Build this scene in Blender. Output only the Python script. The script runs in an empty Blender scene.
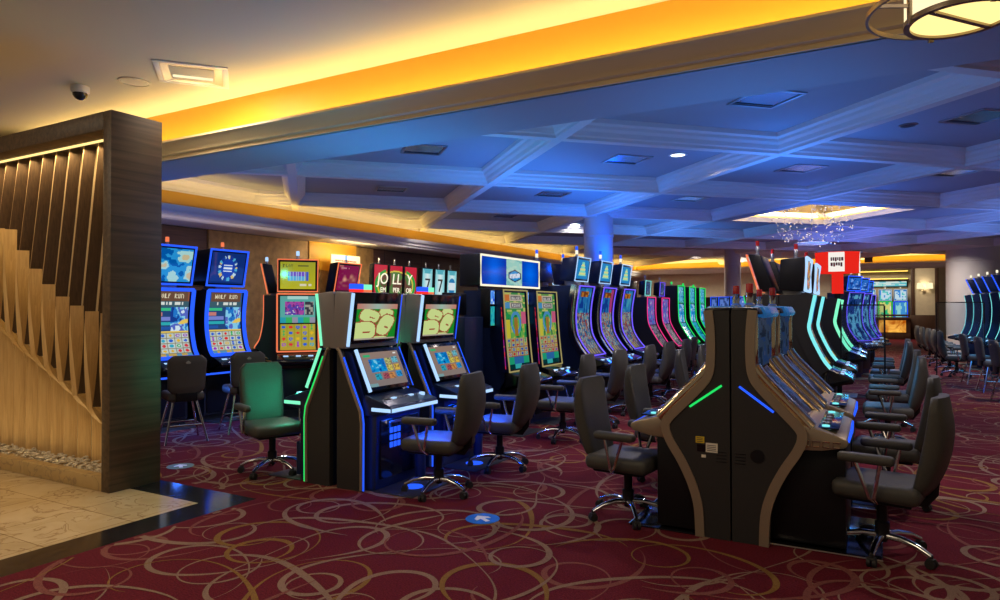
import bpy, bmesh, math, random
from math import sin, cos, pi, radians, sqrt, atan2
from mathutils import Vector, Matrix
random.seed(7)
SC = bpy.context.scene
COL = SC.collection

# ------------------------------------------------------------------ materials
def new_mat(name):
    m = bpy.data.materials.new(name); m.use_nodes = True
    nt = m.node_tree; nt.nodes.clear()
    out = nt.nodes.new('ShaderNodeOutputMaterial')
    return m, nt, out

def pbr(name, col, rough=0.5, metal=0.0, spec=0.5, noise=0.0, nscale=20.0, bump=0.0, coat=0.0, trans=0.0, alpha=1.0):
    m, nt, out = new_mat(name)
    b = nt.nodes.new('ShaderNodeBsdfPrincipled')
    b.inputs['Base Color'].default_value = (*col, 1)
    b.inputs['Roughness'].default_value = rough
    b.inputs['Metallic'].default_value = metal
    b.inputs['Specular IOR Level'].default_value = spec
    b.inputs['Coat Weight'].default_value = coat
    b.inputs['Transmission Weight'].default_value = trans
    b.inputs['Alpha'].default_value = alpha
    if noise > 0 or bump > 0:
        tc = nt.nodes.new('ShaderNodeTexCoord')
        n = nt.nodes.new('ShaderNodeTexNoise'); n.inputs['Scale'].default_value = nscale
        n.inputs['Detail'].default_value = 4
        nt.links.new(tc.outputs['Object'], n.inputs['Vector'])
        if noise > 0:
            r = nt.nodes.new('ShaderNodeValToRGB')
            r.color_ramp.elements[0].color = (*[c * (1 - noise) for c in col], 1)
            r.color_ramp.elements[1].color = (*[min(1, c * (1 + noise)) for c in col], 1)
            r.color_ramp.elements[0].position = 0.3; r.color_ramp.elements[1].position = 0.7
            nt.links.new(n.outputs['Fac'], r.inputs['Fac'])
            nt.links.new(r.outputs['Color'], b.inputs['Base Color'])
        if bump > 0:
            bp = nt.nodes.new('ShaderNodeBump'); bp.inputs['Strength'].default_value = bump
            bp.inputs['Distance'].default_value = 0.01
            nt.links.new(n.outputs['Fac'], bp.inputs['Height'])
            nt.links.new(bp.outputs['Normal'], b.inputs['Normal'])
    nt.links.new(b.outputs[0], out.inputs[0])
    return m

def glow(name, col, strength):
    m, nt, out = new_mat(name)
    e = nt.nodes.new('ShaderNodeEmission')
    e.inputs['Color'].default_value = (*col, 1); e.inputs['Strength'].default_value = strength
    nt.links.new(e.outputs[0], out.inputs[0])
    return m

def screen_mat(name, strength):
    m, nt, out = new_mat(name)
    a = nt.nodes.new('ShaderNodeAttribute'); a.attribute_name = 'Col'
    e = nt.nodes.new('ShaderNodeEmission'); e.inputs['Strength'].default_value = strength
    g = nt.nodes.new('ShaderNodeBsdfGlossy'); g.inputs['Roughness'].default_value = 0.08
    g.inputs['Color'].default_value = (0.05, 0.05, 0.05, 1)
    ad = nt.nodes.new('ShaderNodeAddShader')
    nt.links.new(a.outputs['Color'], e.inputs['Color'])
    nt.links.new(e.outputs[0], ad.inputs[0]); nt.links.new(g.outputs[0], ad.inputs[1])
    nt.links.new(ad.outputs[0], out.inputs[0])
    return m

def wood(name, c0, c1, axis='Z', scale=3.0, rough=0.45, panel=None, seam=(0.01, 0.006, 0.004)):
    m, nt, out = new_mat(name)
    N = nt.nodes.new; L = nt.links.new
    tc = N('ShaderNodeTexCoord'); mp = N('ShaderNodeMapping')
    s = {'X': (0.6, 14, 14), 'Y': (14, 0.6, 14), 'Z': (14, 14, 0.6)}[axis]
    mp.inputs['Scale'].default_value = s
    n = N('ShaderNodeTexNoise'); n.inputs['Scale'].default_value = scale; n.inputs['Detail'].default_value = 6
    n.inputs['Distortion'].default_value = 0.6
    r = N('ShaderNodeValToRGB')
    r.color_ramp.elements[0].color = (*c0, 1); r.color_ramp.elements[1].color = (*c1, 1)
    r.color_ramp.elements[0].position = 0.32; r.color_ramp.elements[1].position = 0.68
    b = N('ShaderNodeBsdfPrincipled'); b.inputs['Roughness'].default_value = rough
    L(tc.outputs['Object'], mp.inputs['Vector']); L(mp.outputs[0], n.inputs['Vector'])
    L(n.outputs['Fac'], r.inputs['Fac'])
    src = r.outputs['Color']
    if panel:
        # panel seams: brick texture over the wall's own Y/Z plane
        sep = N('ShaderNodeSeparateXYZ'); cmb = N('ShaderNodeCombineXYZ')
        L(tc.outputs['Object'], sep.inputs[0]); L(sep.outputs[panel[0]], cmb.inputs['X']); L(sep.outputs['Z'], cmb.inputs['Y'])
        br = N('ShaderNodeTexBrick'); br.offset = 0.5
        br.inputs['Color1'].default_value = (1, 1, 1, 1); br.inputs['Color2'].default_value = (0.72, 0.72, 0.72, 1)
        br.inputs['Mortar'].default_value = (*seam, 1)
        br.inputs['Scale'].default_value = 1.0; br.inputs['Mortar Size'].default_value = 0.008
        br.inputs['Brick Width'].default_value = panel[1]; br.inputs['Row Height'].default_value = panel[2]
        mx = N('ShaderNodeMix'); mx.data_type = 'RGBA'; mx.blend_type = 'MULTIPLY'; mx.inputs['Factor'].default_value = 1
        L(cmb.outputs[0], br.inputs['Vector']); L(src, mx.inputs['A']); L(br.outputs['Color'], mx.inputs['B'])
        src = mx.outputs['Result']
    L(src, b.inputs['Base Color']); L(b.outputs[0], out.inputs[0])
    return m

def marble(name, c0, c1, vein, tile, grout, rough, diag=False, vs=3.0):
    m, nt, out = new_mat(name)
    N = nt.nodes.new; L = nt.links.new
    tc = N('ShaderNodeTexCoord'); n = N('ShaderNodeTexNoise')
    n.inputs['Scale'].default_value = vs; n.inputs['Detail'].default_value = 8; n.inputs['Distortion'].default_value = 1.2
    r = N('ShaderNodeValToRGB'); e = r.color_ramp.elements
    e[0].color = (*c0, 1); e[0].position = 0.3; e[1].color = (*c1, 1); e[1].position = 0.7
    v = e.new(0.5); v.color = (*[(a + b) / 2 for a, b in zip(c0, c1)], 1)
    v = e.new(0.52); v.color = (*vein, 1)
    v = e.new(0.54); v.color = (*[(a + b) / 2 for a, b in zip(c0, c1)], 1)
    b = N('ShaderNodeBsdfPrincipled'); b.inputs['Roughness'].default_value = rough
    L(tc.outputs['Object'], n.inputs['Vector']); L(n.outputs['Fac'], r.inputs['Fac'])
    src = r.outputs['Color']
    if tile:
        br = N('ShaderNodeTexBrick'); br.offset = 0.0
        br.inputs['Color1'].default_value = (1, 1, 1, 1); br.inputs['Color2'].default_value = (0.86, 0.84, 0.8, 1)
        br.inputs['Mortar'].default_value = (*grout, 1); br.inputs['Scale'].default_value = 1
        br.inputs['Mortar Size'].default_value = 0.004
        br.inputs['Brick Width'].default_value = tile; br.inputs['Row Height'].default_value = tile
        mx = N('ShaderNodeMix'); mx.data_type = 'RGBA'; mx.blend_type = 'MULTIPLY'; mx.inputs['Factor'].default_value = 1
        L(tc.outputs['Object'], br.inputs['Vector']); L(src, mx.inputs['A']); L(br.outputs['Color'], mx.inputs['B'])
        src = mx.outputs['Result']
    L(src, b.inputs['Base Color']); L(b.outputs[0], out.inputs[0])
    return m

M = {}
def mk():
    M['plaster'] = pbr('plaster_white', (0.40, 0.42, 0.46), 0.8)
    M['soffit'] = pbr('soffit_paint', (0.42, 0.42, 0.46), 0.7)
    M['entry_ceil'] = pbr('plaster_cream', (0.68, 0.62, 0.48), 0.85)
    M['crown'] = pbr('crown_paint', (0.82, 0.79, 0.74), 0.55)
    M['bronze_paint'] = pbr('bronze_crown_paint', (0.70, 0.55, 0.30), 0.5)
    M['lit_edge'] = pbr('slat_edge_lit', (0.42, 0.26, 0.11), 0.5)  # lighter brown standing in for light caught on the slat edges
    M['gold'] = pbr('gold_paint', (0.68, 0.37, 0.03), 0.5)
    M['beige'] = pbr('wall_beige', (0.62, 0.53, 0.38), 0.7, noise=0.06, nscale=6)
    M['wallpaper'] = pbr('wall_cream', (0.66, 0.58, 0.42), 0.7, noise=0.05, nscale=9)
    M['carpet'] = pbr('carpet_red', (0.105, 0.010, 0.018), 0.95, spec=0.1, noise=0.35, nscale=90, bump=0.4)
    M['rib_tan'] = pbr('carpet_tan', (0.215, 0.135, 0.095), 0.95, spec=0.1, noise=0.25, nscale=120)
    M['rib_gold'] = pbr('carpet_gold', (0.20, 0.105, 0.03), 0.95, spec=0.1, noise=0.25, nscale=120)
    M['rib_rose'] = pbr('carpet_rose', (0.18, 0.06, 0.05), 0.95, spec=0.1, noise=0.25, nscale=120)
    M['tile'] = marble('marble_tan', (0.50, 0.37, 0.20), (0.62, 0.48, 0.29), (0.36, 0.24, 0.12), 0.62, (0.5, 0.42, 0.32), 0.18)
    M['granite'] = marble('granite_black', (0.006, 0.006, 0.008), (0.02, 0.02, 0.025), (0.06, 0.05, 0.04), 0.45, (0.3, 0.3, 0.3), 0.12, vs=14)
    M['curb'] = marble('curb_stone', (0.42, 0.28, 0.11), (0.52, 0.36, 0.16), (0.3, 0.2, 0.1), 0, (0, 0, 0), 0.4)
    M['wenge'] = wood('wenge_frame', (0.045, 0.028, 0.018), (0.105, 0.066, 0.04), 'Y', 1.6, 0.5)
    M['walnut'] = wood('walnut_fin', (0.050, 0.027, 0.015), (0.088, 0.050, 0.027), 'Z', 5.0, 0.5)
    M['maple'] = wood('maple_fin', (0.52, 0.33, 0.13), (0.66, 0.45, 0.2), 'Z', 5.0, 0.5)
    M['fin_back'] = pbr('fin_back', (0.55, 0.45, 0.30), 0.7)
    M['pebble'] = pbr('pebble', (0.62, 0.55, 0.42), 0.7, noise=0.3, nscale=30)
    M['panel'] = wood('wall_panel_wood', (0.085, 0.035, 0.018), (0.15, 0.07, 0.038), 'Y', 2.0, 0.5, panel=('Y', 1.5, 1.0))
    M['panel_tan'] = pbr('wall_tan', (0.36, 0.22, 0.08), 0.6, noise=0.25, nscale=8)
    M['frame_wood'] = wood('frame_wood', (0.05, 0.02, 0.01), (0.09, 0.04, 0.02), 'Z', 3, 0.5)
    M['black'] = pbr('black_plastic', (0.008, 0.008, 0.010), 0.35, spec=0.3)
    M['body'] = pbr('machine_body', (0.017, 0.017, 0.019), 0.42)
    M['char'] = pbr('charcoal_body', (0.026, 0.025, 0.024), 0.45, noise=0.25, nscale=160)
    M['glossy'] = pbr('gloss_black', (0.006, 0.006, 0.008), 0.12)
    M['navy'] = pbr('navy_metal', (0.010, 0.022, 0.075), 0.3, metal=0.3)
    M['grey'] = pbr('grey_panel', (0.26, 0.235, 0.235), 0.4, metal=0.2)
    M['bronze'] = pbr('bronze_trim', (0.36, 0.285, 0.20), 0.33, metal=0.45)
    M['chrome'] = pbr('chrome', (0.72, 0.72, 0.72), 0.12, metal=1.0)
    M['warm_chrome'] = pbr('warm_chrome', (0.85, 0.70, 0.46), 0.10, metal=1.0)
    M['steel'] = pbr('brushed_steel', (0.42, 0.42, 0.43), 0.35, metal=1.0)
    M['gold_metal'] = pbr('gold_metal', (0.62, 0.46, 0.2), 0.3, metal=0.9)
    M['fabric'] = pbr('chair_vinyl', (0.058, 0.056, 0.048), 0.5, spec=0.4, noise=0.15, nscale=180, bump=0.15)
    M['fabric_d'] = pbr('stool_vinyl', (0.065, 0.056, 0.05), 0.5, spec=0.4, noise=0.15, nscale=180, bump=0.15)
    M['rubber'] = pbr('rubber', (0.012, 0.012, 0.012), 0.6)
    M['white'] = pbr('white_plastic', (0.75, 0.74, 0.72), 0.4)
    M['paper'] = pbr('paper', (0.8, 0.74, 0.6), 0.6)
    M['ink'] = pbr('ink', (0.05, 0.04, 0.05), 0.7)
    M['red_ink'] = pbr('red_ink', (0.5, 0.06, 0.06), 0.7)
    M['yellow_ink'] = pbr('yellow_label', (0.75, 0.52, 0.02), 0.6)
    M['blue_sticker'] = pbr('blue_sticker', (0.01, 0.16, 0.62), 0.5)
    M['green_sticker'] = pbr('green_sticker', (0.10, 0.20, 0.10), 0.5)
    M['white_ink'] = pbr('white_ink', (0.8, 0.85, 0.9), 0.5)
    M['dark_hole'] = pbr('vent_dark', (0.05, 0.05, 0.06), 0.4)
    M['vent_pane'] = pbr('vent_pane', (0.16, 0.17, 0.19), 0.22, metal=0.6)
    M['crystal'] = pbr('crystal', (0.95, 0.88, 0.72), 0.15, trans=0.15, spec=1.0)
    M['acrylic'] = pbr('acrylic', (0.75, 0.85, 0.95), 0.04, trans=1.0)
    M['acrylic'].node_tree.nodes['Principled BSDF'].inputs['IOR'].default_value = 1.35
    M['column_b'] = pbr('column_paint', (0.70, 0.67, 0.64), 0.6)
    M['lens'] = pbr('camera_dome', (0.02, 0.02, 0.025), 0.06)
    # things that give off light
    M['screen'] = screen_mat('screen_glow', 0.85)
    M['screen_hi'] = screen_mat('screen_glow_bright', 1.7)
    M['led_blue'] = glow('led_blue', (0.02, 0.1, 1), 1.25)
    M['led_ice'] = glow('led_ice', (0.42, 0.66, 1), 1.15)
    M['led_cyan'] = glow('led_cyan', (0.2, 0.78, 0.8), 1.15)
    M['led_green'] = glow('led_green', (0.02, 0.8, 0.14), 1)
    M['led_mint'] = glow('led_mint', (0.22, 0.95, 0.55), 1.1)
    M['led_purple'] = glow('led_purple', (0.16, 0.1, 1), 1.25)
    M['led_pink'] = glow('led_pink', (1, 0.04, 0.28), 0.95)
    M['led_orange'] = glow('led_orange', (1, 0.22, 0.09), 0.95)
    M['led_red'] = glow('led_red', (1, 0.03, 0.02), 1.2)
    M['led_white'] = glow('led_white', (1, 0.93, 0.7), 1.1)
    M['led_gold'] = glow('led_gold', (0.62, 0.52, 0.2), 0.55)
    M['red_cap'] = pbr('beacon_red', (0.6, 0.02, 0.02), 0.25)
    M['lamp_warm'] = glow('lamp_warm', (1.0, 0.74, 0.26), 1.5)
    M['lamp_side'] = glow('lamp_side', (1.0, 0.84, 0.50), 1.25)
    M['downlight'] = glow('downlight', (0.85, 1.0, 0.95), 4.0)
    M['cove_led'] = glow('cove_led', (1.0, 0.66, 0.12), 2.0)
    M['onyx'] = None
mk()
def onyx():
    m, nt, out = new_mat('onyx_lit')
    N = nt.nodes.new; L = nt.links.new
    tc = N('ShaderNodeTexCoord'); n = N('ShaderNodeTexNoise'); n.inputs['Scale'].default_value = 1.6
    n.inputs['Detail'].default_value = 6; n.inputs['Distortion'].default_value = 2.0
    r = N('ShaderNodeValToRGB'); e = r.color_ramp.elements
    e[0].color = (0.35, 0.06, 0.0, 1); e[0].position = 0.3; e[1].color = (1.0, 0.5, 0.08, 1); e[1].position = 0.7
    em = N('ShaderNodeEmission'); em.inputs['Strength'].default_value = 1.1
    L(tc.outputs['Object'], n.inputs['Vector']); L(n.outputs['Fac'], r.inputs['Fac']); L(r.outputs['Color'], em.inputs['Color'])
    L(em.outputs[0], out.inputs[0]); M['onyx'] = m
onyx()

# ------------------------------------------------------------------ mesh builder
class MB:
    def __init__(s): s.v = []; s.f = []; s.m = []; s.c = []; s.mats = []; s.sm = []
    def mi(s, mat):
        if mat not in s.mats: s.mats.append(mat)
        return s.mats.index(mat)
    def add(s, vs, fs, mat, smooth=True, cols=None):
        o = len(s.v); k = s.mi(mat); s.v += [tuple(v) for v in vs]
        for i, f in enumerate(fs):
            s.f.append(tuple(o + j for j in f)); s.m.append(k); s.sm.append(smooth)
            s.c.append(cols[i] if cols else None)
        return s
    def box(s, x0, x1, y0, y1, z0, z1, mat, bev=0.0, seg=2, tf=None):
        bm = bmesh.new(); bmesh.ops.create_cube(bm, size=1)
        for v in bm.verts:
            v.co = Vector((x0 + (v.co.x + .5) * (x1 - x0), y0 + (v.co.y + .5) * (y1 - y0), z0 + (v.co.z + .5) * (z1 - z0)))
        if bev > 0:
            bmesh.ops.bevel(bm, geom=bm.edges[:], offset=min(bev, .49 * min(abs(x1 - x0), abs(y1 - y0), abs(z1 - z0))), segments=seg, profile=.5, affect='EDGES')
        if tf: bmesh.ops.transform(bm, matrix=tf, verts=bm.verts)
        bm.verts.index_update()
        s.add([v.co.copy() for v in bm.verts], [[v.index for v in f.verts] for f in bm.faces], mat); bm.free(); return s
    def prism(s, prof, y0, y1, mat, bev=0.0, tf=None, axis='Y'):
        """2-D outline (a, z) pushed along y (axis Y) or along x (axis X)."""
        bm = bmesh.new(); n = len(prof)
        P = (lambda a, z, t: (a, t, z)) if axis == 'Y' else ((lambda a, z, t: (t, a, z)) if axis == 'X' else (lambda a, z, t: (a, z, t)))
        A = [bm.verts.new(P(a, z, y0)) for a, z in prof]; B = [bm.verts.new(P(a, z, y1)) for a, z in prof]
        fa = bm.faces.new(A); fb = bm.faces.new(B[::-1])
        for i in range(n): bm.faces.new((A[i], B[i], B[(i + 1) % n], A[(i + 1) % n]))
        bmesh.ops.recalc_face_normals(bm, faces=bm.faces[:])
        if bev > 0: bmesh.ops.bevel(bm, geom=bm.edges[:], offset=bev, segments=2, profile=.5, affect='EDGES', clamp_overlap=True)
        bmesh.ops.triangulate(bm, faces=[f for f in bm.faces if len(f.verts) > 4])
        if tf: bmesh.ops.transform(bm, matrix=tf, verts=bm.verts)
        bm.verts.index_update()
        s.add([v.co.copy() for v in bm.verts], [[v.index for v in f.verts] for f in bm.faces], mat); bm.free(); return s
    def tube(s, path, r, mat, n=8, closed=False, cap=True, flat=1.0):
        path = [Vector(p) for p in path]; rings = []; vs = []; fs = []; m = len(path)
        up = None
        for i, p in enumerate(path):
            a = path[(i - 1) % m] if (closed or i > 0) else p; b = path[(i + 1) % m] if (closed or i < m - 1) else p
            t = (b - a).normalized()
            if up is None:
                up = Vector((0, 0, 1)) if abs(t.z) < .9 else Vector((1, 0, 0))
            u = (up - t * up.dot(t))
            if u.length < 1e-5: u = t.orthogonal()
            u.normalize(); w = t.cross(u); up = u
            rr = r[i] if isinstance(r, (list, tuple)) else r
            k = len(vs)
            for j in range(n):
                an = 2 * pi * j / n + pi / n
                vs.append(p + u * (rr * cos(an)) + w * (rr * flat * sin(an)))
            rings.append(k)
        for i in range(m if closed else m - 1):
            a = rings[i]; b = rings[(i + 1) % m]
            for j in range(n): fs.append((a + j, a + (j + 1) % n, b + (j + 1) % n, b + j))
        if not closed and cap:
            fs.append(tuple(rings[0] + j for j in range(n))[::-1]); fs.append(tuple(rings[-1] + j for j in range(n)))
        return s.add(vs, fs, mat)
    def lathe(s, prof, mat, n=20, at=(0, 0, 0)):
        vs = []; fs = []
        for r, z in prof:
            for j in range(n):
                a = 2 * pi * j / n; vs.append((at[0] + r * cos(a), at[1] + r * sin(a), at[2] + z))
        for i in range(len(prof) - 1):
            for j in range(n):
                fs.append((i * n + j, i * n + (j + 1) % n, (i + 1) * n + (j + 1) % n, (i + 1) * n + j))
        fs.append(tuple(range(n))[::-1]); fs.append(tuple((len(prof) - 1) * n + j for j in range(n)))
        return s.add(vs, fs, mat)
    def loft(s, secs, mat, cap=True, closed_sec=True):
        n = len(secs[0]); vs = [p for q in secs for p in q]; fs = []
        for i in range(len(secs) - 1):
            for j in range(n if closed_sec else n - 1):
                fs.append((i * n + j, i * n + (j + 1) % n, (i + 1) * n + (j + 1) % n, (i + 1) * n + j))
        if cap and closed_sec:
            fs.append(tuple(range(n))[::-1]); fs.append(tuple((len(secs) - 1) * n + j for j in range(n)))
        return s.add(vs, fs, mat)
    def sheet(s, prof, y0, y1, pic, nu, nv, mat):
        """A lit screen: profile (x, z) from TOP to BOTTOM, pushed from y0 (the viewer's left) to y1; pic(u, v) gives each cell its colour."""
        L = [0]
        for a, b in zip(prof, prof[1:]): L.append(L[-1] + math.dist(a, b))
        T = L[-1]
        def at(v):
            d = v * T
            for i in range(len(prof) - 1):
                if d <= L[i + 1] + 1e-9:
                    k = (d - L[i]) / max(1e-9, L[i + 1] - L[i])
                    return (prof[i][0] + k * (prof[i + 1][0] - prof[i][0]), prof[i][1] + k * (prof[i + 1][1] - prof[i][1]))
            return prof[-1]
        vs = []; fs = []; cs = []
        for j in range(nv + 1):
            x, z = at(j / nv)
            for i in range(nu + 1): vs.append((x, y0 + (y1 - y0) * i / nu, z))
        for j in range(nv):
            for i in range(nu):
                a = j * (nu + 1) + i
                fs.append((a, a + nu + 1, a + nu + 2, a + 1)); cs.append(pic((i + .5) / nu, (j + .5) / nv))
        return s.add(vs, fs, mat, False, cs)
    def build(s, name, parent=None, loc=(0, 0, 0), rz=0.0, sharp=38, **props):
        me = bpy.data.meshes.new(name)
        me.from_pydata(s.v, [], s.f); me.update()
        for m in s.mats: me.materials.append(M[m])
        me.polygons.foreach_set('material_index', s.m)
        me.polygons.foreach_set('use_smooth', s.sm)
        if any(s.sm): me.set_sharp_from_angle(angle=radians(sharp))
        if any(c is not None for c in s.c):
            at = me.color_attributes.new('Col', 'FLOAT_COLOR', 'CORNER')
            buf = []
            for p, c in zip(me.polygons, s.c):
                c = c or (0, 0, 0)
                buf += [c[0], c[1], c[2], 1.0] * p.loop_total
            at.data.foreach_set('color', buf)
        o = bpy.data.objects.new(name, me); COL.objects.link(o)
        o.location = loc; o.rotation_euler = (0, 0, rz)
        if parent: o.parent = parent
        for k, v in props.items(): o[k] = v
        return o

def thing(name, label, cat, loc=(0, 0, 0), rz=0.0, group=None):
    o = bpy.data.objects.new(name, None); COL.objects.link(o)
    o.empty_display_size = 0.1
    o.location = loc; o.rotation_euler = (0, 0, rz)
    o['label'] = label; o['category'] = cat
    if group: o['group'] = group
    return o
def dup(root, loc, rz, label, group=None):
    r = root.copy(); COL.objects.link(r); r.location = loc; r.rotation_euler = (0, 0, rz); r['label'] = label
    if group: r['group'] = group
    def kids(a, b):
        for ch in list(a.children):
            if ch == b: continue
            c = ch.copy(); COL.objects.link(c); c.parent = b; kids(ch, c)
    kids(root, r); return r
def struct(o): o['kind'] = 'structure'; return o

def lettering(txt, size, mat, name, parent, mtx, ext=0.004, align='CENTER', shear=0.0, **props):
    cu = bpy.data.curves.new('tmp', 'FONT'); cu.body = txt; cu.size = size; cu.extrude = ext
    cu.align_x = align; cu.align_y = 'CENTER'; cu.shear = shear
    ob = bpy.data.objects.new('tmp', cu); COL.objects.link(ob)
    bpy.context.view_layer.update()
    me = bpy.data.meshes.new_from_object(ob.evaluated_get(bpy.context.evaluated_depsgraph_get()))
    bpy.data.objects.remove(ob); bpy.data.curves.remove(cu)
    me.name = name; me.materials.clear(); me.materials.append(M[mat])
    for p in me.polygons: p.material_index = 0
    me.transform(mtx)
    o = bpy.data.objects.new(name, me); COL.objects.link(o)
    if parent: o.parent = parent
    for k, v in props.items(): o[k] = v
    return o
def face_px(x, y, z, tilt=0.0):
    """text lying in the local y-z plane, read from +x"""
    return Matrix.Translation((x, y, z)) @ Matrix.Rotation(tilt, 4, 'Y') @ Matrix(((0, 0, 1, 0), (1, 0, 0, 0), (0, 1, 0, 0), (0, 0, 0, 1)))

def area(name, loc, sx, sy, energy, col, rot=(0, 0, 0), spread=pi):
    l = bpy.data.lights.new(name, 'AREA'); l.shape = 'RECTANGLE'; l.size = sx; l.size_y = sy
    l.energy = energy; l.color = col; l.spread = spread
    o = bpy.data.objects.new(name, l); COL.objects.link(o); o.location = loc; o.rotation_euler = rot; return o
def point(name, loc, energy, col, r=0.1):
    l = bpy.data.lights.new(name, 'POINT'); l.energy = energy; l.color = col; l.shadow_soft_size = r
    o = bpy.data.objects.new(name, l); COL.objects.link(o); o.location = loc; return o
# ------------------------------------------------------------------ camera
def make_camera():
    F, yaw, pitch, roll = 674.0, radians(29.2), radians(0.75), radians(-0.08)
    r = Vector((cos(yaw), sin(yaw), 0)); f = Vector((-sin(yaw) * cos(pitch), cos(yaw) * cos(pitch), sin(pitch))); u = r.cross(f)
    r2 = r * cos(roll) + u * sin(roll); u2 = u * cos(roll) - r * sin(roll)
    cam = bpy.data.cameras.new('camera'); cam.sensor_width = 36; cam.lens = 36 * F / 1000; cam.clip_start = 0.05; cam.clip_end = 200
    o = bpy.data.objects.new('camera', cam); COL.objects.link(o)
    m = Matrix((r2, u2, -f)).transposed().to_4x4(); m.translation = (0, 0, 1.6)
    o.matrix_world = m; SC.camera = o
make_camera()
M['cream_gold'] = pbr('cream_gold', (.75, .58, .26), .6)
vs = SC.view_settings; vs.view_transform = 'Standard'; vs.look = 'None'; vs.gamma = 1; vs.use_curve_mapping = False; vs.exposure = 0.0
w = bpy.data.worlds.new('world'); SC.world = w; w.use_nodes = True
w.node_tree.nodes['Background'].inputs[0].default_value = (0.9, 0.75, 0.6, 1)
w.node_tree.nodes['Background'].inputs[1].default_value = 0.12

# ------------------------------------------------------------------ floor
XW, YF, YR = -10.3, 30.0, 42.0            # left wall, far header, recess wall
def carpet():
    b = MB()
    X0, X1, Y0, Y1 = XW, 9.0, -2.0, YR
    # carpet lies right of the stone (x > -4.6) and beyond the stone (y > 3.95)
    b.add([(X0, 3.98, 0), (-4.58, 3.98, 0), (-4.58, Y0, 0), (X1, Y0, 0), (X1, Y1, 0), (X0, Y1, 0)], [(0, 1, 2, 3, 4, 5)], 'carpet', False)
    rnd = random.Random(3); zc = 0
    def inside(x, y): return (x > -4.55 or y > 4.02) and X0 + .1 < x < X1
    def stroke(cx, cy, kind):
        """one loose, looping pen stroke: its bend swells and fades along its length"""
        nonlocal zc
        zc = (zc + 1) % 40; z = 0.0008 + zc * 0.00007
        n = 92; ds = rnd.uniform(.030, .040); d = rnd.choice((-1, 1))
        k0 = rnd.uniform(2.0, 3.6); k1 = rnd.uniform(1.4, 3.2); lam = rnd.uniform(1.6, 3.0); ph = rnd.uniform(0, 2 * pi)
        th = rnd.uniform(0, 2 * pi); x = y = 0.0; pts = []
        for i in range(n + 1):
            pts.append((x, y)); th += d * (k0 + k1 * sin(2 * pi * i * ds / lam + ph)) * ds
            x += cos(th) * ds; y += sin(th) * ds
        mx = sum(p[0] for p in pts) / len(pts); my = sum(p[1] for p in pts) / len(pts)
        pts = [(cx + p[0] - mx, cy + p[1] - my) for p in pts]
        w0 = rnd.uniform(.016, .023); ph2 = rnd.uniform(0, 6)
        vs = []; fs = []
        for i, (x, y) in enumerate(pts):
            a = pts[max(0, i - 1)]; c = pts[min(n, i + 1)]
            tx, ty = c[0] - a[0], c[1] - a[1]; l = math.hypot(tx, ty) or 1
            t = i / n; wd = w0 * (.7 + .45 * sin(ph2 + 9 * t)) * min(1, 7 * t + .1, 7 * (1 - t) + .1)
            zz = z + i * 6e-6
            vs += [(x - ty / l * wd, y + tx / l * wd, zz), (x + ty / l * wd, y - tx / l * wd, zz)]
        for i in range(n):
            if inside(*pts[i]) and inside(*pts[i + 1]): fs.append((2 * i, 2 * i + 1, 2 * i + 3, 2 * i + 2))
        b.add(vs, fs, kind, False)
    y = 1.2
    while y < 32:
        x = -9.6
        while x < 4.2 + .12 * y:
            px = x + rnd.uniform(-.2, .2); py = y + rnd.uniform(-.2, .2)
            # keep to what the lens could see, with a margin to each side
            if px > -1.25 * py - 2 and px < .2 * py + 2.0:
                stroke(px, py, rnd.choice(('rib_tan', 'rib_tan', 'rib_tan', 'rib_tan', 'rib_gold', 'rib_rose', 'rib_rose')))
            x += .53
        y += .53
    return struct(b.build('floor'))
carpet()
b = MB(); b.add([(XW, -2, 0), (-4.9, -2, 0), (-4.9, 3.66, 0), (XW, 3.66, 0)], [(0, 1, 2, 3)], 'tile', False)
struct(b.build('floor_stone'))
b = MB()
b.add([(-4.9, -2, 0), (-4.58, -2, 0), (-4.58, 3.98, 0), (-4.9, 3.66, 0)], [(0, 1, 2, 3)], 'granite', False)
b.add([(-4.9, 3.66, 0), (-4.58, 3.98, 0), (XW, 3.98, 0), (XW, 3.66, 0)], [(0, 1, 2, 3)], 'granite', False)
struct(b.build('floor_border'))

# ------------------------------------------------------------------ walls
b = MB(); b.box(XW - .15, XW, 3.0, YR, 0, 3.9, 'panel'); struct(b.build('wall_left'))
b = MB(); b.box(XW, XW + .04, 7.85, 12.3, 0, 3.0, 'panel_tan', .005); struct(b.build('wall_left_panel'))
b = MB()
b.box(XW, -1.6, YF, YF + .2, 0, 3.9, 'wallpaper')
b.box(-1.6, 9.0, YF, YF + .2, 3.25, 3.9, 'wallpaper')
struct(b.build('wall_far'))
b = MB()
b.box(-1.6, 9.0, YR, YR + .2, 0, 4.6, 'beige'); b.box(-1.75, -1.6, YF + .2, YR, 0, 4.6, 'beige'); struct(b.build('wall_recess'))
b = MB(); b.box(-1.75, 9.0, YF + .2, YR, 4.6, 4.7, 'plaster'); struct(b.build('ceiling_recess'))

# ------------------------------------------------------------------ coffered ceiling
ZB, ZC, ZP = 3.48, 3.70, 4.3               # beam underside, coffer panel
GX, GY, DX, DY = -1.02, 8.86, 2.05, 2.02     # lattice of beam crossings
YS = 5.5                                       # far edge of the soffit
cell = [(GX - DX, GY + 3 * DY), (GX, GY + 2 * DY), (GX + DX, GY + 3 * DY), (GX, GY + 4 * DY)]
hole = [(GX - DX + .38, GY + 3 * DY), (GX, GY + 2 * DY + .38), (GX + DX - .38, GY + 3 * DY), (GX, GY + 4 * DY - .38)]
ZH = ZB - .01
b = MB()
o = [(XW, YS), (9.0, YS), (9.0, YF), (XW, YF)]
V = [(x, y, ZC) for x, y in o] + [(x, y, ZC) for x, y in hole]
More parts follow.
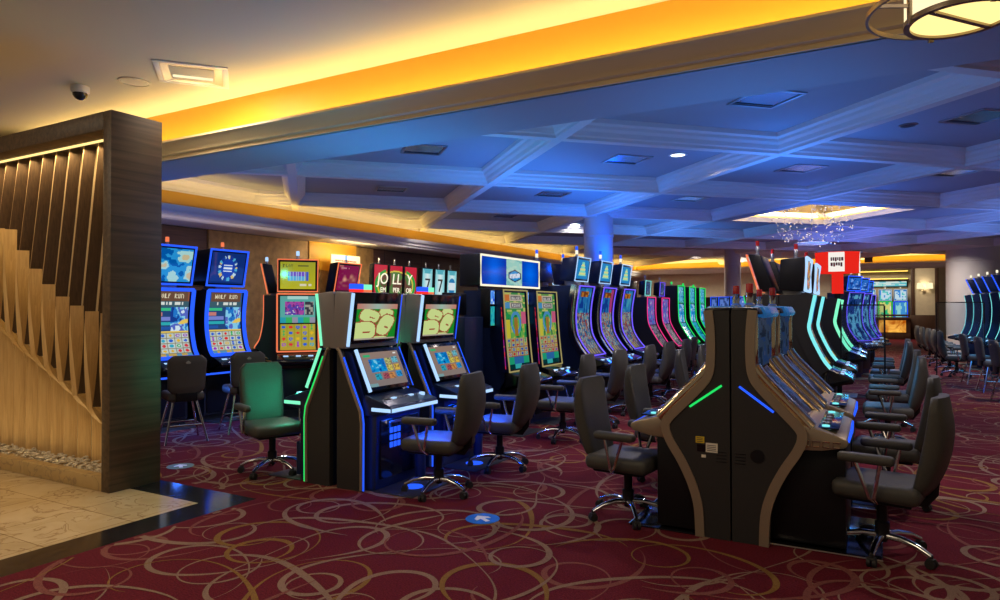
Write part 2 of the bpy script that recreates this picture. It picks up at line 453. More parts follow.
# ring of quads between the room outline and the raised coffer
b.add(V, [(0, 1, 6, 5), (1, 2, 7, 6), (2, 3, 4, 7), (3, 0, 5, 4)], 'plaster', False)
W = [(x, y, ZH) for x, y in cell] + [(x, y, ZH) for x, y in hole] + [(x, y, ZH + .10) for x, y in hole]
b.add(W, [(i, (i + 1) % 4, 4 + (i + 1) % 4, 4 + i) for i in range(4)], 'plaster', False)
b.add(W, [(4 + i, 4 + (i + 1) % 4, 8 + (i + 1) % 4, 8 + i) for i in range(4)], 'crown', False)
hc = (GX, GY + 3 * DY); wide = [(hc[0] + (x - hc[0]) * 1.10, hc[1] + (y - hc[1]) * 1.10) for x, y in hole]
U = [(x, y, ZH + .10) for x, y in hole] + [(x, y, ZH + .10) for x, y in wide] + [(x, y, 4.02) for x, y in wide]
b.add(U, [(i, (i + 1) % 4, 4 + (i + 1) % 4, 4 + i) for i in range(4)] + [(4 + i, 4 + (i + 1) % 4, 8 + (i + 1) % 4, 8 + i) for i in range(4)], 'cream_gold', False)
b.add(U[8:], [(0, 1, 2, 3)], 'plaster', False)
struct(b.build('ceiling'))

def beam_prof(a, top):
    # stepped crown on both sides of a narrow flat underside: (offset from the axis, z)
    h = [(.035, ZB), (.06, ZB), (.065, ZB + .03), (.085, ZB + .045), (.10, ZB + .09), (.13, ZB + .12), (.14, ZB + .15), (.175, ZB + .17), (.18, top)]
    return h
def run(mb, p, q, prof, mat):
    """push the symmetric profile from p to q"""
    d = Vector((q[0] - p[0], q[1] - p[1], 0)).normalized(); n = Vector((d.y, -d.x, 0))
    full = [(-a, z) for a, z in reversed(prof)] + prof
    A = [Vector((p[0], p[1], 0)) + n * a + Vector((0, 0, z)) for a, z in full]
    B = [Vector((q[0], q[1], 0)) + n * a + Vector((0, 0, z)) for a, z in full]
    k = len(full)
    mb.add(A + B, [(i, i + 1, k + i + 1, k + i) for i in range(k - 1)], mat, False)
def clip(p, d):
    """ends of the line p + t d inside the ceiling rectangle"""
    t0, t1 = -99, 99
    for c, lo, hi, dd in ((p[0], -9.75, 8.8, d[0]), (p[1], YS + .02, YF, d[1])):
        a, e = (lo - c) / dd, (hi - c) / dd
        if a > e: a, e = e, a
        t0, t1 = max(t0, a), min(t1, e)
    return ((p[0] + d[0] * t0, p[1] + d[1] * t0), (p[0] + d[0] * t1, p[1] + d[1] * t1)) if t1 - t0 > .1 else None
b = MB()
for k in range(-10, 20, 2):
    for sgn in (1, -1):
        e = clip((GX + k * DX, GY), (sgn * DX, DY))
        if e: run(b, e[0], e[1], [(a, z - (.0016 if sgn > 0 else 0)) for a, z in beam_prof(0, ZC + .01)], 'crown')
struct(b.build('ceiling_beams'))

# ------------------------------------------------------------------ soffit and entry cove (front)
b = MB()
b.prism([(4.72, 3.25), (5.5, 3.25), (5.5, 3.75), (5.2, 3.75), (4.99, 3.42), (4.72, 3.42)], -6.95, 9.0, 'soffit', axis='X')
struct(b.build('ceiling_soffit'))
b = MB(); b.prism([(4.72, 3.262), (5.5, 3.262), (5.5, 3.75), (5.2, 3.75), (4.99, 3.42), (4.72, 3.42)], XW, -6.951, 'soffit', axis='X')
struct(b.build('ceiling_soffit_end'))
b = MB()
pr = [(4.72, 3.25), (4.74, 3.25), (4.74, 3.44), (4.61, 3.44), (4.60, 3.415), (4.625, 3.395), (4.64, 3.36), (4.665, 3.335), (4.675, 3.30), (4.70, 3.285), (4.70, 3.25)]
b.prism(pr, XW, 9.0, 'bronze_paint', axis='X'); struct(b.build('trim_1'))
b = MB(); b.box(XW, 9.0, 4.98, 5.06, 3.40, 4.0, 'gold'); struct(b.build('trim_2'))
b = MB(); b.box(XW, 9.0, -2.5, 5.0, 3.90, 3.98, 'entry_ceil'); struct(b.build('ceiling_entry'))
b = MB(); b.box(XW - .15, XW, -2.5, 3.0, 0, 3.98, 'beige'); struct(b.build('wall_entry'))

# ------------------------------------------------------------------ side coves: upper crown, gold band, lit ledge
def cove_run(name_i, A, Bp, inward, z_a, z_b):
    """three trims along a wall line A->B whose room side is 'inward'"""
    A = Vector((*A, 0)); Bv = Vector((*Bp, 0)); n = Vector((*inward, 0))
    def sweep(prof, mat, idx):
        P = [A + n * a + Vector((0, 0, z + z_a)) for a, z in prof]; Q = [Bv + n * a + Vector((0, 0, z + z_b)) for a, z in prof]
        k = len(prof); m = MB()
        m.add(P + Q, [(i, (i + 1) % k, k + (i + 1) % k, k + i) for i in range(k)] + [tuple(range(k))[::-1], tuple(range(k, 2 * k))], mat, False)
        struct(m.build('trim_%d' % idx))
    # z is measured from the ledge's gold lower edge
    sweep([(-.5, .27), (.02, .27), (.02, .29), (.05, .30), (.06, .34), (.10, .37), (.13, .42), (.19, .44), (.20, .50), (-.5, .50)], 'crown', name_i)
    sweep([(-.5, -.05), (0, -.05), (0, .275), (-.5, .275)], 'gold', name_i + 1)
    sweep([(-.5, -.20), (.16, -.20), (.20, -.18), (.21, -.15), (.25, -.13), (.26, -.09), (.31, -.06), (.33, -.03), (.34, .01), (.31, .01), (.30, -.03), (-.5, -.05)], 'crown', name_i + 2)
cove_run(3, (-9.78, 3.0), (-9.5, YF), (1, 0), 3.20, 3.22)
cove_run(6, (-9.9, YF - .3), (9.0, YF - .3), (0, -1), 3.32, 3.32)
b = MB(); b.box(-1.2, -.92, YF - .66, YF - .6, 3.36, 3.6, 'frame_wood', .01); struct(b.build('trim_9'))
b = MB(); b.box(-.4, -.12, YF - .66, YF - .6, 3.36, 3.6, 'frame_wood', .01); struct(b.build('trim_10'))

# ------------------------------------------------------------------ columns
def column(x, y, r, name):
    m = MB(); m.lathe([(r * 1.0, 0), (r, .02), (r, 3.08), (r + .012, 3.09), (r + .012, 3.12), (r + .002, 3.13), (r + .002, ZB + .2)], 'column_b', 32, (x, y, 0))
    struct(m.build(name))
column(-5.05, 13.25, .30, 'column')
column(-4.35, 24.3, .27, 'column')
column(2.80, 26.4, .82, 'column')
# ------------------------------------------------------------------ slatted wooden screen on the left
def slat_screen():
    XR, XL, Y0, Y1, ZT = -5.83, -9.2, 3.47, 3.95, 3.35
    t = thing('slatted_screen', 'tall dark wood framed screen of dark and pale twisted slats on the stone floor', 'screen', (XR, Y0, 0))
    # local frame: x runs left from the free end (negative), y deep
    d = Y1 - Y0; Lx = XL - XR
    b = MB(); b.box(-.12, 0, 0, d, 0, ZT, 'wenge', .004); b.box(Lx, -.121, 0, d, ZT - .16, ZT, 'wenge', .004); b.box(Lx, Lx + .12, 0, d, 0, ZT, 'wenge', .004)
    b.build('frame', t, label='dark streaked wood frame')
    b = MB(); b.box(Lx + .12, -.12, d - .04, d, .1, ZT - .16, 'fin_back'); b.build('back_panel', t)
    b = MB(); b.box(Lx + .12, -.12, .0, .10, 0, .125, 'curb', .004); b.box(Lx + .12, -.12, .10, d - .04, 0, .09, 'curb'); b.build('curb', t, label='tan stone curb')
    b = MB(); b.box(Lx + .12, -.12, .20, .23, ZT - .172, ZT - .16, 'lamp_warm'); b.build('light_strip', t, label='warm light strip under the top rail')
    pitch = .243; n = int((abs(Lx) - .3) / pitch)
    vx, vy = -.86, .51; px, py = .51, .86            # along / across the usual line of sight
    def slat(x0, z0, z1, prof, mat, th):
        """twisted board: prof(z) gives its turn, width, depth in the frame and sideways drift"""
        secs = []; N = 20
        for i in range(N + 1):
            z = z0 + (z1 - z0) * i / N
            ang, wd, yc, dx = prof(z)
            bx, by = cos(ang), sin(ang); nx, ny = -by, bx; cx = x0 + dx
            secs.append([(cx + bx * a * wd / 2 + nx * c * th / 2, yc + by * a * wd / 2 + ny * c * th / 2, z) for a, c in ((-1, -1), (1, -1), (1, 1), (-1, 1))])
        m = MB(); m.loft(secs, mat)
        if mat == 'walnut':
            k = m.mi('lit_edge')  # narrow faces coloured lighter, as if catching light
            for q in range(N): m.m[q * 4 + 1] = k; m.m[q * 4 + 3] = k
        return m
    def dark_end(i): return .56 + .113 * i
    def pale_top(i): return 1.565 + .0175 * i * i if i < 8 else 2.45 + .06 * (i - 8)
    cl = lambda v: max(0.0, min(1.0, v))
    for i in range(n):
        x = -.195 - pitch * i; z0 = dark_end(max(0, i)); z1 = pale_top(max(0, i))
        if i < 0: x -= .10
        def dark(z):
            k = (ZT - .165 - z) / (ZT - .165 - z0)
            return radians(70 - 4 * k), .100 + .012 * k, .30 - .04 * k, .07 - .30 * k
        def pale(z):
            t_ = (z - z0) / (z1 - z0)
            if t_ >= 0: return radians(150 - 92 * cl(t_ * 1.05)), .108, .115 + .02 * (1 - cl(t_)), -.10 + .06 * cl(t_)
            q = cl(-t_ / .22); return radians(150 - 84 * q), .112, .135 + .24 * q, -.10 - .03 * q
        slat(x, z0, ZT - .165, dark, 'walnut', .045).build('dark_slat', t, label='dark twisted wooden slat with edges coloured as if lit')
        slat(x, .10, z1, pale, 'maple', .04).build('pale_slat', t, label='pale twisted wooden slat')
    # white pebbles along the curb
    rnd = random.Random(5); m = MB()
    for i in range(520):
        cx = rnd.uniform(XL + .15, XR - .14); cy = rnd.uniform(Y0 + .11, Y1 - .09); r = rnd.uniform(.012, .03); z = .09 + rnd.uniform(0, .045)
        bm = bmesh.new(); bmesh.ops.create_icosphere(bm, subdivisions=1, radius=r)
        bmesh.ops.transform(bm, matrix=Matrix.Translation((cx, cy, z)) @ Matrix.Rotation(rnd.uniform(0, 6), 4, 'Z') @ Matrix.Diagonal((1.3, .85, .6, 1)), verts=bm.verts)
        bm.verts.index_update()
        m.add([v.co.copy() for v in bm.verts], [[v.index for v in f.verts] for f in bm.faces], 'pebble'); bm.free()
    o = m.build('pebbles'); o['kind'] = 'stuff'; o['label'] = 'cream pebbles filling the trough of the slatted screen'; o['category'] = 'pebbles'
slat_screen()

# ------------------------------------------------------------------ ceiling fittings
def dome_camera():
    t = thing('ceiling_camera', 'white dome camera fixed to the cream ceiling above the slatted screen', 'camera', (-7.15, 3.93, 3.90))
    b = MB(); b.lathe([(.075, 0), (.085, -.005), (.085, -.06), (.072, -.075)], 'white', 24); b.build('housing', t)
    b = MB(); b.lathe([(.07, -.075), (.066, -.10), (.05, -.125), (.025, -.14), (.002, -.144)], 'lens', 24); b.build('dome', t, label='dark glossy dome')
dome_camera()
def speaker():
    t = thing('ceiling_speaker', 'round flush speaker grille in the cream ceiling beside the dome camera', 'speaker', (-6.53, 4.12, 3.90))
    b = MB(); b.lathe([(.15, 0), (.15, -.008), (.132, -.010), (.132, -.004)], 'entry_ceil', 32); b.build('rim', t)
    b = MB(); b.lathe([(.13, 0), (.13, -.006), (.002, -.007)], 'grey', 32); b.build('grille', t)
speaker()
def troffer():
    pass
def entry_light():
    # square recessed light, its tray open underneath
    t = thing('recessed_light', 'square recessed light with pale reflector in the cream ceiling', 'light', (-5.83, 4.27, 3.90), radians(50))
    b = MB(); s = .325; k = .27
    for x0, x1, y0, y1 in ((-s, s, -s, -k), (-s, s, k, s), (-s, -k, -k, k), (k, s, -k, k)): b.box(x0, x1, y0, y1, -.012, .0, 'white', .003)
    b.build('frame', t)
    b = MB(); V = [(-k, -k, -.01), (k, -k, -.01), (k, k, -.01), (-k, k, -.01)]; U = [(-.2, -.2, -.004), (.2, -.2, -.004), (.2, .2, -.004), (-.2, .2, -.004)]
    b.add(V + U, [(0, 1, 5, 4), (1, 2, 6, 5), (2, 3, 7, 6), (3, 0, 4, 7)], 'steel', False); b.build('reflector', t)
    b = MB(); b.box(-.2, .2, -.2, .2, -.007, -.003, 'entry_ceil'); b.build('lens', t, label='pale lens')
    b = MB(); b.tube([(-.18, .05, -.016), (.18, .05, -.016)], .012, 'lamp_side'); b.build('lamp_tube', t, label='glowing tube')
entry_light()

vent_spots = [  # pixel rays meet the coffer panels here
 (-.95, 7.15, 'nearest the bronze crown'), (-.98, 11.0, ''), (-3.05, 9.12, ''), (-7.4, 9.35, ''), (-5.18, 7.22, ''), (1.0, 9.0, ''),
 (1.05, 12.5, ''), (-5.15, 11.2, ''), (-3.1, 13.0, ''), (.25, 15.7, ''), (-7.3, 13.3, '')]
VN = ['closest to the soffit, blank grey panel', 'two coffers behind the soffit, over the curved bank', 'beside the round white downlight, above the portrait machines',
      'lit edges, at the yellow left cove', 'near the soffit at left, reflecting red and white', 'at the right edge, showing bright blue',
      'beyond the right-edge vent, small and dark', 'ahead of the blue column, thin dark slot', 'just right of the blue column', 'beside the chandelier coffer', 'far left, over the tall blue machines']
first = None
for (x, y, _), lab in zip(vent_spots, VN):
    lab = 'square recessed ceiling vent ' + lab
    if first is None:
        t = first = thing('ceiling_vent', lab, 'vent', (x, y, ZC), radians(45), 'square vents in the blue coffers')
        b = MB(); s, k = .27, .235
        for x0, x1, y0, y1 in ((-s, s, -s, -k), (-s, s, k, s), (-s, -k, -k, k), (k, s, -k, k)): b.box(x0, x1, y0, y1, -.014, -.0005, 'steel', .003)
        b.build('frame', t)
        b = MB(); b.box(-k, k, -k, k, -.004, -.0005, 'vent_pane'); b.build('pane', t, label='grey reflective pane')
        b = MB()
        b.box(-k, k, k - .05, k - .03, -.012, -.004, 'dark_hole', .002); b.build('slot', t, label='dark edge slot')
    else: dup(first, (x, y, ZC), radians(45), lab, 'square vents in the blue coffers')
dl = [(-2.35, 9.18, 'between the two near beams'), (-6.5, 15.4, 'left of the blue column'), (-8.3, 16.0, 'by the left cove'), (1.1, 20.5, 'far right before the right column'), (1.35, 24.6, 'farthest, nearest the far cove'), (-6.3, 25.4, 'far centre in front of the far cove'), (-2.1, 20.4, 'behind the chandelier')]
first = None
for x, y, lab in dl:
    lab = 'round bright ceiling downlight ' + lab
    if first is None:
        t = first = thing('ceiling_downlight', lab, 'light', (x, y, ZC), 0, 'round downlights in the coffers')
        b = MB(); b.lathe([(.13, 0), (.13, -.01), (.10, -.014), (.095, -.006)], 'white', 24); b.build('rim', t)
        b = MB(); b.lathe([(.095, -.004), (.094, -.008), (.002, -.009)], 'downlight', 24); b.build('lamp', t, label='lit disc')
    else: dup(first, (x, y, ZC), 0, lab, 'round downlights in the coffers')
first = None
for x, y, lab in ((.33, 9.0, 'near the right edge'), (-5.45, 10.2, 'before the blue column'), (-7.9, 12.2, 'over the left bank')):
    lab = 'small dark ceiling speaker ' + lab
    if first is None:
        t = first = thing('ceiling_speaker', lab, 'speaker', (x, y, ZC), 0, 'small round speakers in the coffers')
        b = MB(); b.lathe([(.10, 0), (.10, -.008), (.08, -.012), (.08, -.004)], 'steel', 20); b.build('rim', t)
        b = MB(); b.lathe([(.078, -.002), (.077, -.006), (.002, -.007)], 'dark_hole', 20); b.build('grille', t)
    else: dup(first, (x, y, ZC), 0, lab, 'small round speakers in the coffers')

# ------------------------------------------------------------------ drum pendant, top right
def pendant():
    t = thing('pendant_lamp', 'cream drum pendant with bronze bands and a wide outer ring, top right corner', 'lamp', (.335, 3.62, 2.885))
    R = .215
    b = MB(); b.lathe([(R, .012), (R, .34), (R - .004, .34), (R - .004, .012)], 'lamp_side', 48); b.build('shade', t, label='glowing cream drum shade')
    b = MB(); b.lathe([(R - .006, .012), (.002, .010)], 'lamp_warm', 48); b.build('diffuser', t, label='glowing yellow bottom disc')
    def ring(r, z, h, w, mat, name):
        m = MB(); n = 64; secs = []
        for i in range(n):
            a = 2 * pi * i / n
            secs.append([((r + dr) * cos(a), (r + dr) * sin(a), z + dz) for dr, dz in ((0, 0), (w, 0), (w, h), (0, h))])
        vs = [p for q in secs for p in q]; fs = []
        for i in range(n):
            for j in range(4):
                fs.append((i * 4 + j, i * 4 + (j + 1) % 4, ((i + 1) % n) * 4 + (j + 1) % 4, ((i + 1) % n) * 4 + j))
        m.add(vs, fs, mat); return m.build(name, t)
    ring(R - .022, 0, .022, .026, 'bronze', 'bottom_band'); ring(R - .002, .32, .02, .02, 'bronze', 'top_band')
    ring(.36, .06, .022, .012, 'bronze', 'outer_ring'); ring(.36, .30, .022, .012, 'bronze', 'outer_ring')
    b = MB(); b.box(-R + .01, R - .01, -.012, .012, .0, .012, 'bronze', tf=Matrix.Rotation(radians(52), 4, 'Z')); b.build('cross_bar', t)
    for k in range(4):
        a = radians(25 + 90 * k + 92)
        m = Matrix.Rotation(a, 4, 'Z'); b = MB(); b.box(R - .004, R + .012, -.012, .012, -.012, .36, 'bronze', .002, tf=m)
        b.box(R + .012, .36, -.006, .006, .063, .078, 'bronze', tf=m); b.box(R + .012, .36, -.006, .006, .302, .318, 'bronze', tf=m); b.build('strap', t)
    b = MB(); b.tube([(0, 0, .34), (0, 0, 1.06)], .012, 'bronze'); b.lathe([(.09, 1.035), (.09, 1.06), (.02, 1.06)], 'bronze', 20); b.build('stem', t)
pendant()

# ------------------------------------------------------------------ crystal chandelier
def chandelier():
    cx, cy = GX - .12, GY + 3 * DY + .05
    t = thing('crystal_chandelier', 'cloud of small crystal drops hanging under a gold lit coffer', 'chandelier', (cx, cy, 4.05))
    b = MB(); b.lathe([(.55, 0), (.55, -.05), (.48, -.07), (.002, -.075)], 'chrome', 40); b.build('canopy', t)
    rnd = random.Random(11)
    def drop():
        r = rnd.uniform(.15, 1) ** .6 * .82; a = rnd.uniform(0, 2 * pi); z = -rnd.uniform(.35, 1.15)
        k = 1 - .45 * (abs(z + .7) / .6) ** 2
        return (r * cos(a) * k, r * sin(a) * k, z)
    bm = bmesh.new(); bmesh.ops.create_icosphere(bm, subdivisions=2, radius=.021); bm.verts.index_update()
    sv = [v.co.copy() for v in bm.verts]; sf = [[v.index for v in f.verts] for f in bm.faces]; bm.free()
    m = MB(); m.add(sv, sf, 'crystal'); m.tube([(0, 0, .02), (0, 0, .10)], .0015, 'steel', n=4)
    o = m.build('crystal_drop', t); o.location = drop()
    for i in range(99):
        c = o.copy(); COL.objects.link(c); c.parent = t; c.location = drop(); s = rnd.uniform(.75, 1.15); c.scale = (s, s, s)
    m = MB()
    for i in range(90):
        d = Vector(drop()); m.add([v * .8 + d for v in sv], sf, 'crystal')
    m.build('crystal_drops', t, kind='stuff')
    m = MB(); m.lathe([(.30, -1.12), (.32, -1.13), (.30, -1.15), (.002, -1.15)], 'crystal', 28); m.tube([(0, 0, -.05), (0, 0, -1.12)], .006, 'steel', n=6); m.build('bottom_plate', t)
    point('chandelier_bulb', (cx, cy, 3.6), 14, (1, .8, .5), .08)
chandelier()

# ------------------------------------------------------------------ wall sign on a gold niche
def gold_niche():
    t = thing('wall_niche', 'gold glowing rectangular niche on the brown wall behind the white notice', 'niche', (XW + .05, 10.95, 2.42))
    b = MB(); b.box(0, .02, -.72, .72, 0, .66, 'gold', .004); b.build('panel', t)
    b = MB()
    b.tube([(.03, -.70, .635), (.03, -.3, .62), (.03, .1, .635), (.03, .7, .605)], .016, 'cove_led', n=6); b.build('glow_edge', t, label='bright yellow top edge')
    s = thing('notice_sign', 'white printed notice standing in front of the gold niche', 'sign', (XW + .35, 11.0, 1.75))
    b = MB(); b.box(0, .02, -.45, .45, .25, 1.0, 'paper', .004); b.build('board', s)
    b = MB(); b.tube([(.01, 0, -1.72), (.01, 0, .3)], .02, 'steel'); b.lathe([(.2, -1.75), (.2, -1.73), (.02, -1.71)], 'steel', 20); b.build('stand', s)
    b = MB(); rnd = random.Random(2)
    for z, h, lo, hi, mat in ((.86, .035, -.33, .33, 'red_ink'), (.76, .04, -.38, .4, 'ink'), (.66, .04, -.26, .3, 'ink'), (.5, .06, -.2, .2, 'red_ink')):
        y = lo
        while y < hi:
            w_ = rnd.uniform(.02, .05); b.box(.0205, .022, y, min(hi, y + w_), z, z + h, mat); y += w_ + .012
    b.build('print', s, label='small red and black print')
gold_niche()

# ------------------------------------------------------------------ far end: sconce panel, lit counter, slot parlour behind
def far_end():
    d_ = MB()
    for x0, x1, z0, z1 in ((1.55, 1.72, 0, 3.85), (2.6, 2.77, 0, 3.85), (-1.6, 2.77, 3.85, 4.05), (-1.6, 1.72, 1.18, 1.28)):
        d_.box(x0, x1, YR - 1.15, YR - .95, z0, z1, 'frame_wood', .01)
    struct(d_.build('trim_11'))
    b = MB(); b.box(1.72, 2.6, YR - 1.1, YR - 1.0, .0, 3.85, 'beige'); struct(b.build('wall_sconce'))
    b = MB(); b.box(1.5, 2.75, YR - 1.2, YR - 1.02, 0, 1.25, 'frame_wood', .01); struct(b.build('wall_wainscot'))
    t = thing('wall_lamp', 'double wall lamp with two cream shades on the cream panel', 'lamp', (2.16, YR - 1.12, 2.55))
    b = MB(); b.box(-.06, .06, -.03, 0, -.18, .02, 'bronze', .01); b.build('backplate', t)
    for sx in (-1, 1):
        b = MB(); b.tube([(0, -.03, -.08), (sx * .12, -.12, -.1), (sx * .22, -.16, -.02), (sx * .22, -.16, .06)], .014, 'bronze'); b.build('arm', t)
        b = MB(); b.lathe([(.14, .05), (.115, .34), (.11, .34), (.13, .05)], 'lamp_side', 20, (sx * .22, -.16, 0)); b.build('shade', t, label='glowing cream shade')
    c = thing('reception_counter', 'low dark counter with glowing orange onyx front at the far end', 'counter', (0, YR - 1.6, 0))
    b = MB(); b.box(-1.55, 1.5, -.2, .4, 0, .3, 'frame_wood', .01); b.box(-1.55, 1.5, -.25, .45, 1.02, 1.14, 'frame_wood', .01); b.box(-1.55, 1.5, -.15, .35, .3, 1.02, 'frame_wood'); b.build('body', c)
    for x0, x1 in ((-1.5, -.45), (.1, 1.3)):
        b = MB(); b.box(x0, x1, -.19, -.16, .36, .98, 'onyx'); b.build('onyx_panel', c, label='glowing orange onyx panel')
    for i, z in enumerate((3.15, 3.55)):
        s = thing('wall_shelf', ('upper' if i else 'lower') + ' gold lit shelf high on the far recess wall', 'shelf', (0, YR - .3, z), 0, 'lit shelves in the far recess')
        b = MB(); b.box(-1.55, 1.5, -.1, .28, -.03, .0, 'frame_wood'); b.build('board', s)
        b = MB(); b.box(-1.5, 1.45, -.09, -.05, .0, .05, 'cove_led'); b.build('light_strip', s)
far_end()
# ------------------------------------------------------------------ chairs
M['emblem'] = pbr('emblem_grey', (.22, .20, .17), .5)
def cushion(b, w, d, z0, z1, mat, bev=.035, x=0, y=0):
    b.box(x - d / 2, x + d / 2, y - w / 2, y + w / 2, z0, z1, mat, bev, 3)
def make_armchair(label, loc, rz, group):
    t = thing('casino_chair', label, 'chair', loc, rz, group)
    b = MB(); cushion(b, .50, .50, .385, .50, 'fabric', .045); b.box(-.2, .2, -.2, .2, .365, .39, 'black', .01); b.build('seat', t)
    # tall padded back: curves backwards and narrows at its foot and head
    b = MB(); secs = []
    for i in range(13):
        k = i / 12; z = .44 + .615 * k
        x = -.235 - .10 * k - .035 * sin(pi * k) + .02
        wd = .22 * (1 - .16 * (1 - k) ** 3 - .05 * k ** 6); th = .035 + .03 * sin(pi * min(1, k * 1.15)) ** .7
        e = 1.0 if 0 < i < 12 else .82
        ring = []
        for j in range(20):
            a = 2 * pi * j / 20
            cy = abs(cos(a)) ** .45 * (1 if cos(a) > 0 else -1); cx = abs(sin(a)) ** .6 * (1 if sin(a) > 0 else -1)
            ring.append((x + cx * th * e - .03 * (1 - cy * cy), cy * wd * e, z))
        secs.append(ring)
    b.loft(secs, 'fabric'); b.build('backrest', t, sharp=60)
    b = MB(); b.tube([(-.12, 0, .375), (-.24, 0, .37), (-.29, 0, .44), (-.30, 0, .56)], .028, 'black', flat=.5); b.build('back_bracket', t)
    for s in (-1, 1):
        b = MB(); b.box(-.13, .19, s * .30 - .04, s * .30 + .04, .635, .695, 'fabric', .025, 3); a = b.build('armrest', t)
        b = MB(); b.tube([(-.02, s * .24, .385), (.015, s * .285, .42), (.09, s * .30, .64)], .012, 'chrome')
        b.tube([(-.02, s * .24, .385), (-.01, s * .285, .42), (-.05, s * .30, .64)], .012, 'chrome'); b.build('arm_bracket', a, label='chrome V-shaped bracket')
    b = MB(); b.lathe([(.055, .365), (.055, .34), (.032, .33), (.032, .22), (.045, .21), (.045, .115), (.03, .10), (.03, .085)], 'black', 16); b.build('column', t, label='black gas lift column')
    leg = MB(); leg.tube([(.03, 0, .125), (.12, 0, .128), (.22, 0, .108), (.30, 0, .072)], [.024, .022, .019, .016], 'chrome', n=10)
    cas = MB()
    cas.tube([(.30, 0, .085), (.30, 0, .055)], .011, 'rubber', n=8)
    for s in (-1, 1): cas.lathe([(.008, -.012), (.026, -.012), (.029, -.006), (.029, .006), (.026, .012), (.008, .012)], 'rubber', 14, (0, 0, 0))
    # wheels turned upright
    wheel = MB()
    for s in (-1, 1):
        n = 14
        for yy in (s * .008, s * .026): pass
        ring0 = [(.30 + .029 * cos(2 * pi * j / n), s * .006, .029 + .029 * sin(2 * pi * j / n)) for j in range(n)]
        ring1 = [(p[0], s * .026, p[2]) for p in ring0]
        wheel.loft([ring0, ring1], 'rubber')
    wheel.box(.278, .322, -.024, .024, .038, .062, 'rubber', .008); wheel.tube([(.30, 0, .085), (.30, 0, .05)], .011, 'rubber', n=8)
    l0 = leg.build('base_leg', t, label='chrome star leg'); c0 = wheel.build('caster', l0, label='black twin caster')
    l0.rotation_euler[2] = radians(18)
    for k in range(1, 5):
        l = l0.copy(); COL.objects.link(l); l.parent = t; l.rotation_euler = (0, 0, radians(18 + 72 * k))
        c = c0.copy(); COL.objects.link(c); c.parent = l
    return t
def make_stool(label, loc, rz, group):
    t = thing('bar_stool', label, 'stool', loc, rz, group)
    b = MB(); cushion(b, .42, .42, .50, .61, 'fabric_d', .04); b.build('seat', t)
    b = MB(); secs = []
    for i in range(11):
        k = i / 10; z = .60 + .45 * k; x = -.20 - .06 * k; wd = .205 + .02 * k - .03 * max(0, k - .85) / .15; th = .030
        e = 1 if 0 < i < 10 else .8
        ring = []
        for j in range(18):
            a = 2 * pi * j / 18; cy = abs(cos(a)) ** .28 * (1 if cos(a) > 0 else -1); cx = abs(sin(a)) ** .6 * (1 if sin(a) > 0 else -1)
            ring.append((x + cx * th * e - .025 * (1 - cy * cy), cy * wd * e, z))
        secs.append(ring)
    b.loft(secs, 'fabric_d'); bk_ = b.build('backrest', t, sharp=60)
    b = MB(); b.prism([(-.030, 0), (-.018, .012), (0, .026), (.018, .012), (.030, 0), (.018, -.010), (-.018, -.010)], -.003, .003, 'emblem', tf=Matrix.Translation((-.305, 0, .965)) @ Matrix.Rotation(radians(8), 4, 'Y') @ Matrix.Rotation(pi / 2, 4, 'Z')); b.build('emblem', bk_, label='small pale grey crest')
    b = MB(); b.box(-.24, -.18, -.12, .12, .50, .66, 'black', .008); b.build('back_bracket', t)
    for sx in (-1, 1):
        for sy in (-1, 1):
            b = MB(); b.tube([(sx * .13, sy * .13, .50), (sx * .235, sy * .235, .0)], .014, 'chrome'); b.build('leg', t, label='chrome tube leg')
    b = MB(); c = .19; b.tube([(c, c, .21), (-c, c, .21), (-c, -c, .21), (c, -c, .21)], .011, 'chrome', closed=True); b.build('footrest', t, label='square chrome footrest')
    return t
# ------------------------------------------------------------------ pictures on the screens
GL = {'A':'010101111101101','B':'110101110101110','C':'011100100100011','D':'110101101101110','E':'111100110100111','F':'111100110100100','G':'011100101101011','H':'101101111101101','I':'111010010010111','J':'001001001101010','K':'101101110101101','L':'100100100100111','M':'101111111101101','N':'110101101101101','O':'010101101101010','P':'110101110100100','R':'110101110110101','S':'011100010001110','T':'111010010010010','U':'101101101101111','V':'101101101101010','W':'101101111111101','X':'101101010101101','Y':'101101010010010','7':'111001010010010','0':'111101101101111','8':'111101111101111','5':'111100110001110','2':'110001010100111',' ':'000000000000000'}
def text_at(txt, u, v, u0, v0, u1, v1):
    if not (u0 <= u < u1 and v0 <= v < v1): return False
    n = len(txt) * 4 - 1; c = int((u - u0) / (u1 - u0) * n); r = int((v - v0) / (v1 - v0) * 5)
    if c % 4 == 3: return False
    g = GL.get(txt[c // 4], GL[' ']); return g[r * 3 + c % 4] == '1'
def hsh(*a):
    h = 1469598
    for x in a: h = (h ^ (int(x) + 7919)) * 16777619 & 0xffffffff; h ^= h >> 13
    return (h & 0xffff) / 65535
def vnoise(u, v, s):
    i, j = math.floor(u), math.floor(v); f, g = u - i, v - j
    f = f * f * (3 - 2 * f); g = g * g * (3 - 2 * g)
    a = hsh(i, j, s); b = hsh(i + 1, j, s); c = hsh(i, j + 1, s); d = hsh(i + 1, j + 1, s)
    return a + (b - a) * f + (c - a) * g + (a - b - c + d) * f * g
def mixc(a, b, t): return tuple(x + (y - x) * t for x, y in zip(a, b))
def art(u, v, s, pal, fr=5):
    n = vnoise(u * fr, v * fr, s) * .6 + vnoise(u * fr * 2.3, v * fr * 2.3, s + 9) * .4
    k = min(len(pal) - 1.001, max(0, (n - .2) / .6 * (len(pal) - 1))); i = int(k)
    return pal[i] if k - i < .5 else pal[i + 1]
SYM = [(.75, .03, .03), (.02, .12, .7), (.8, .5, .02), (.02, .45, .12), (.35, .05, .55), (.02, .4, .6)]
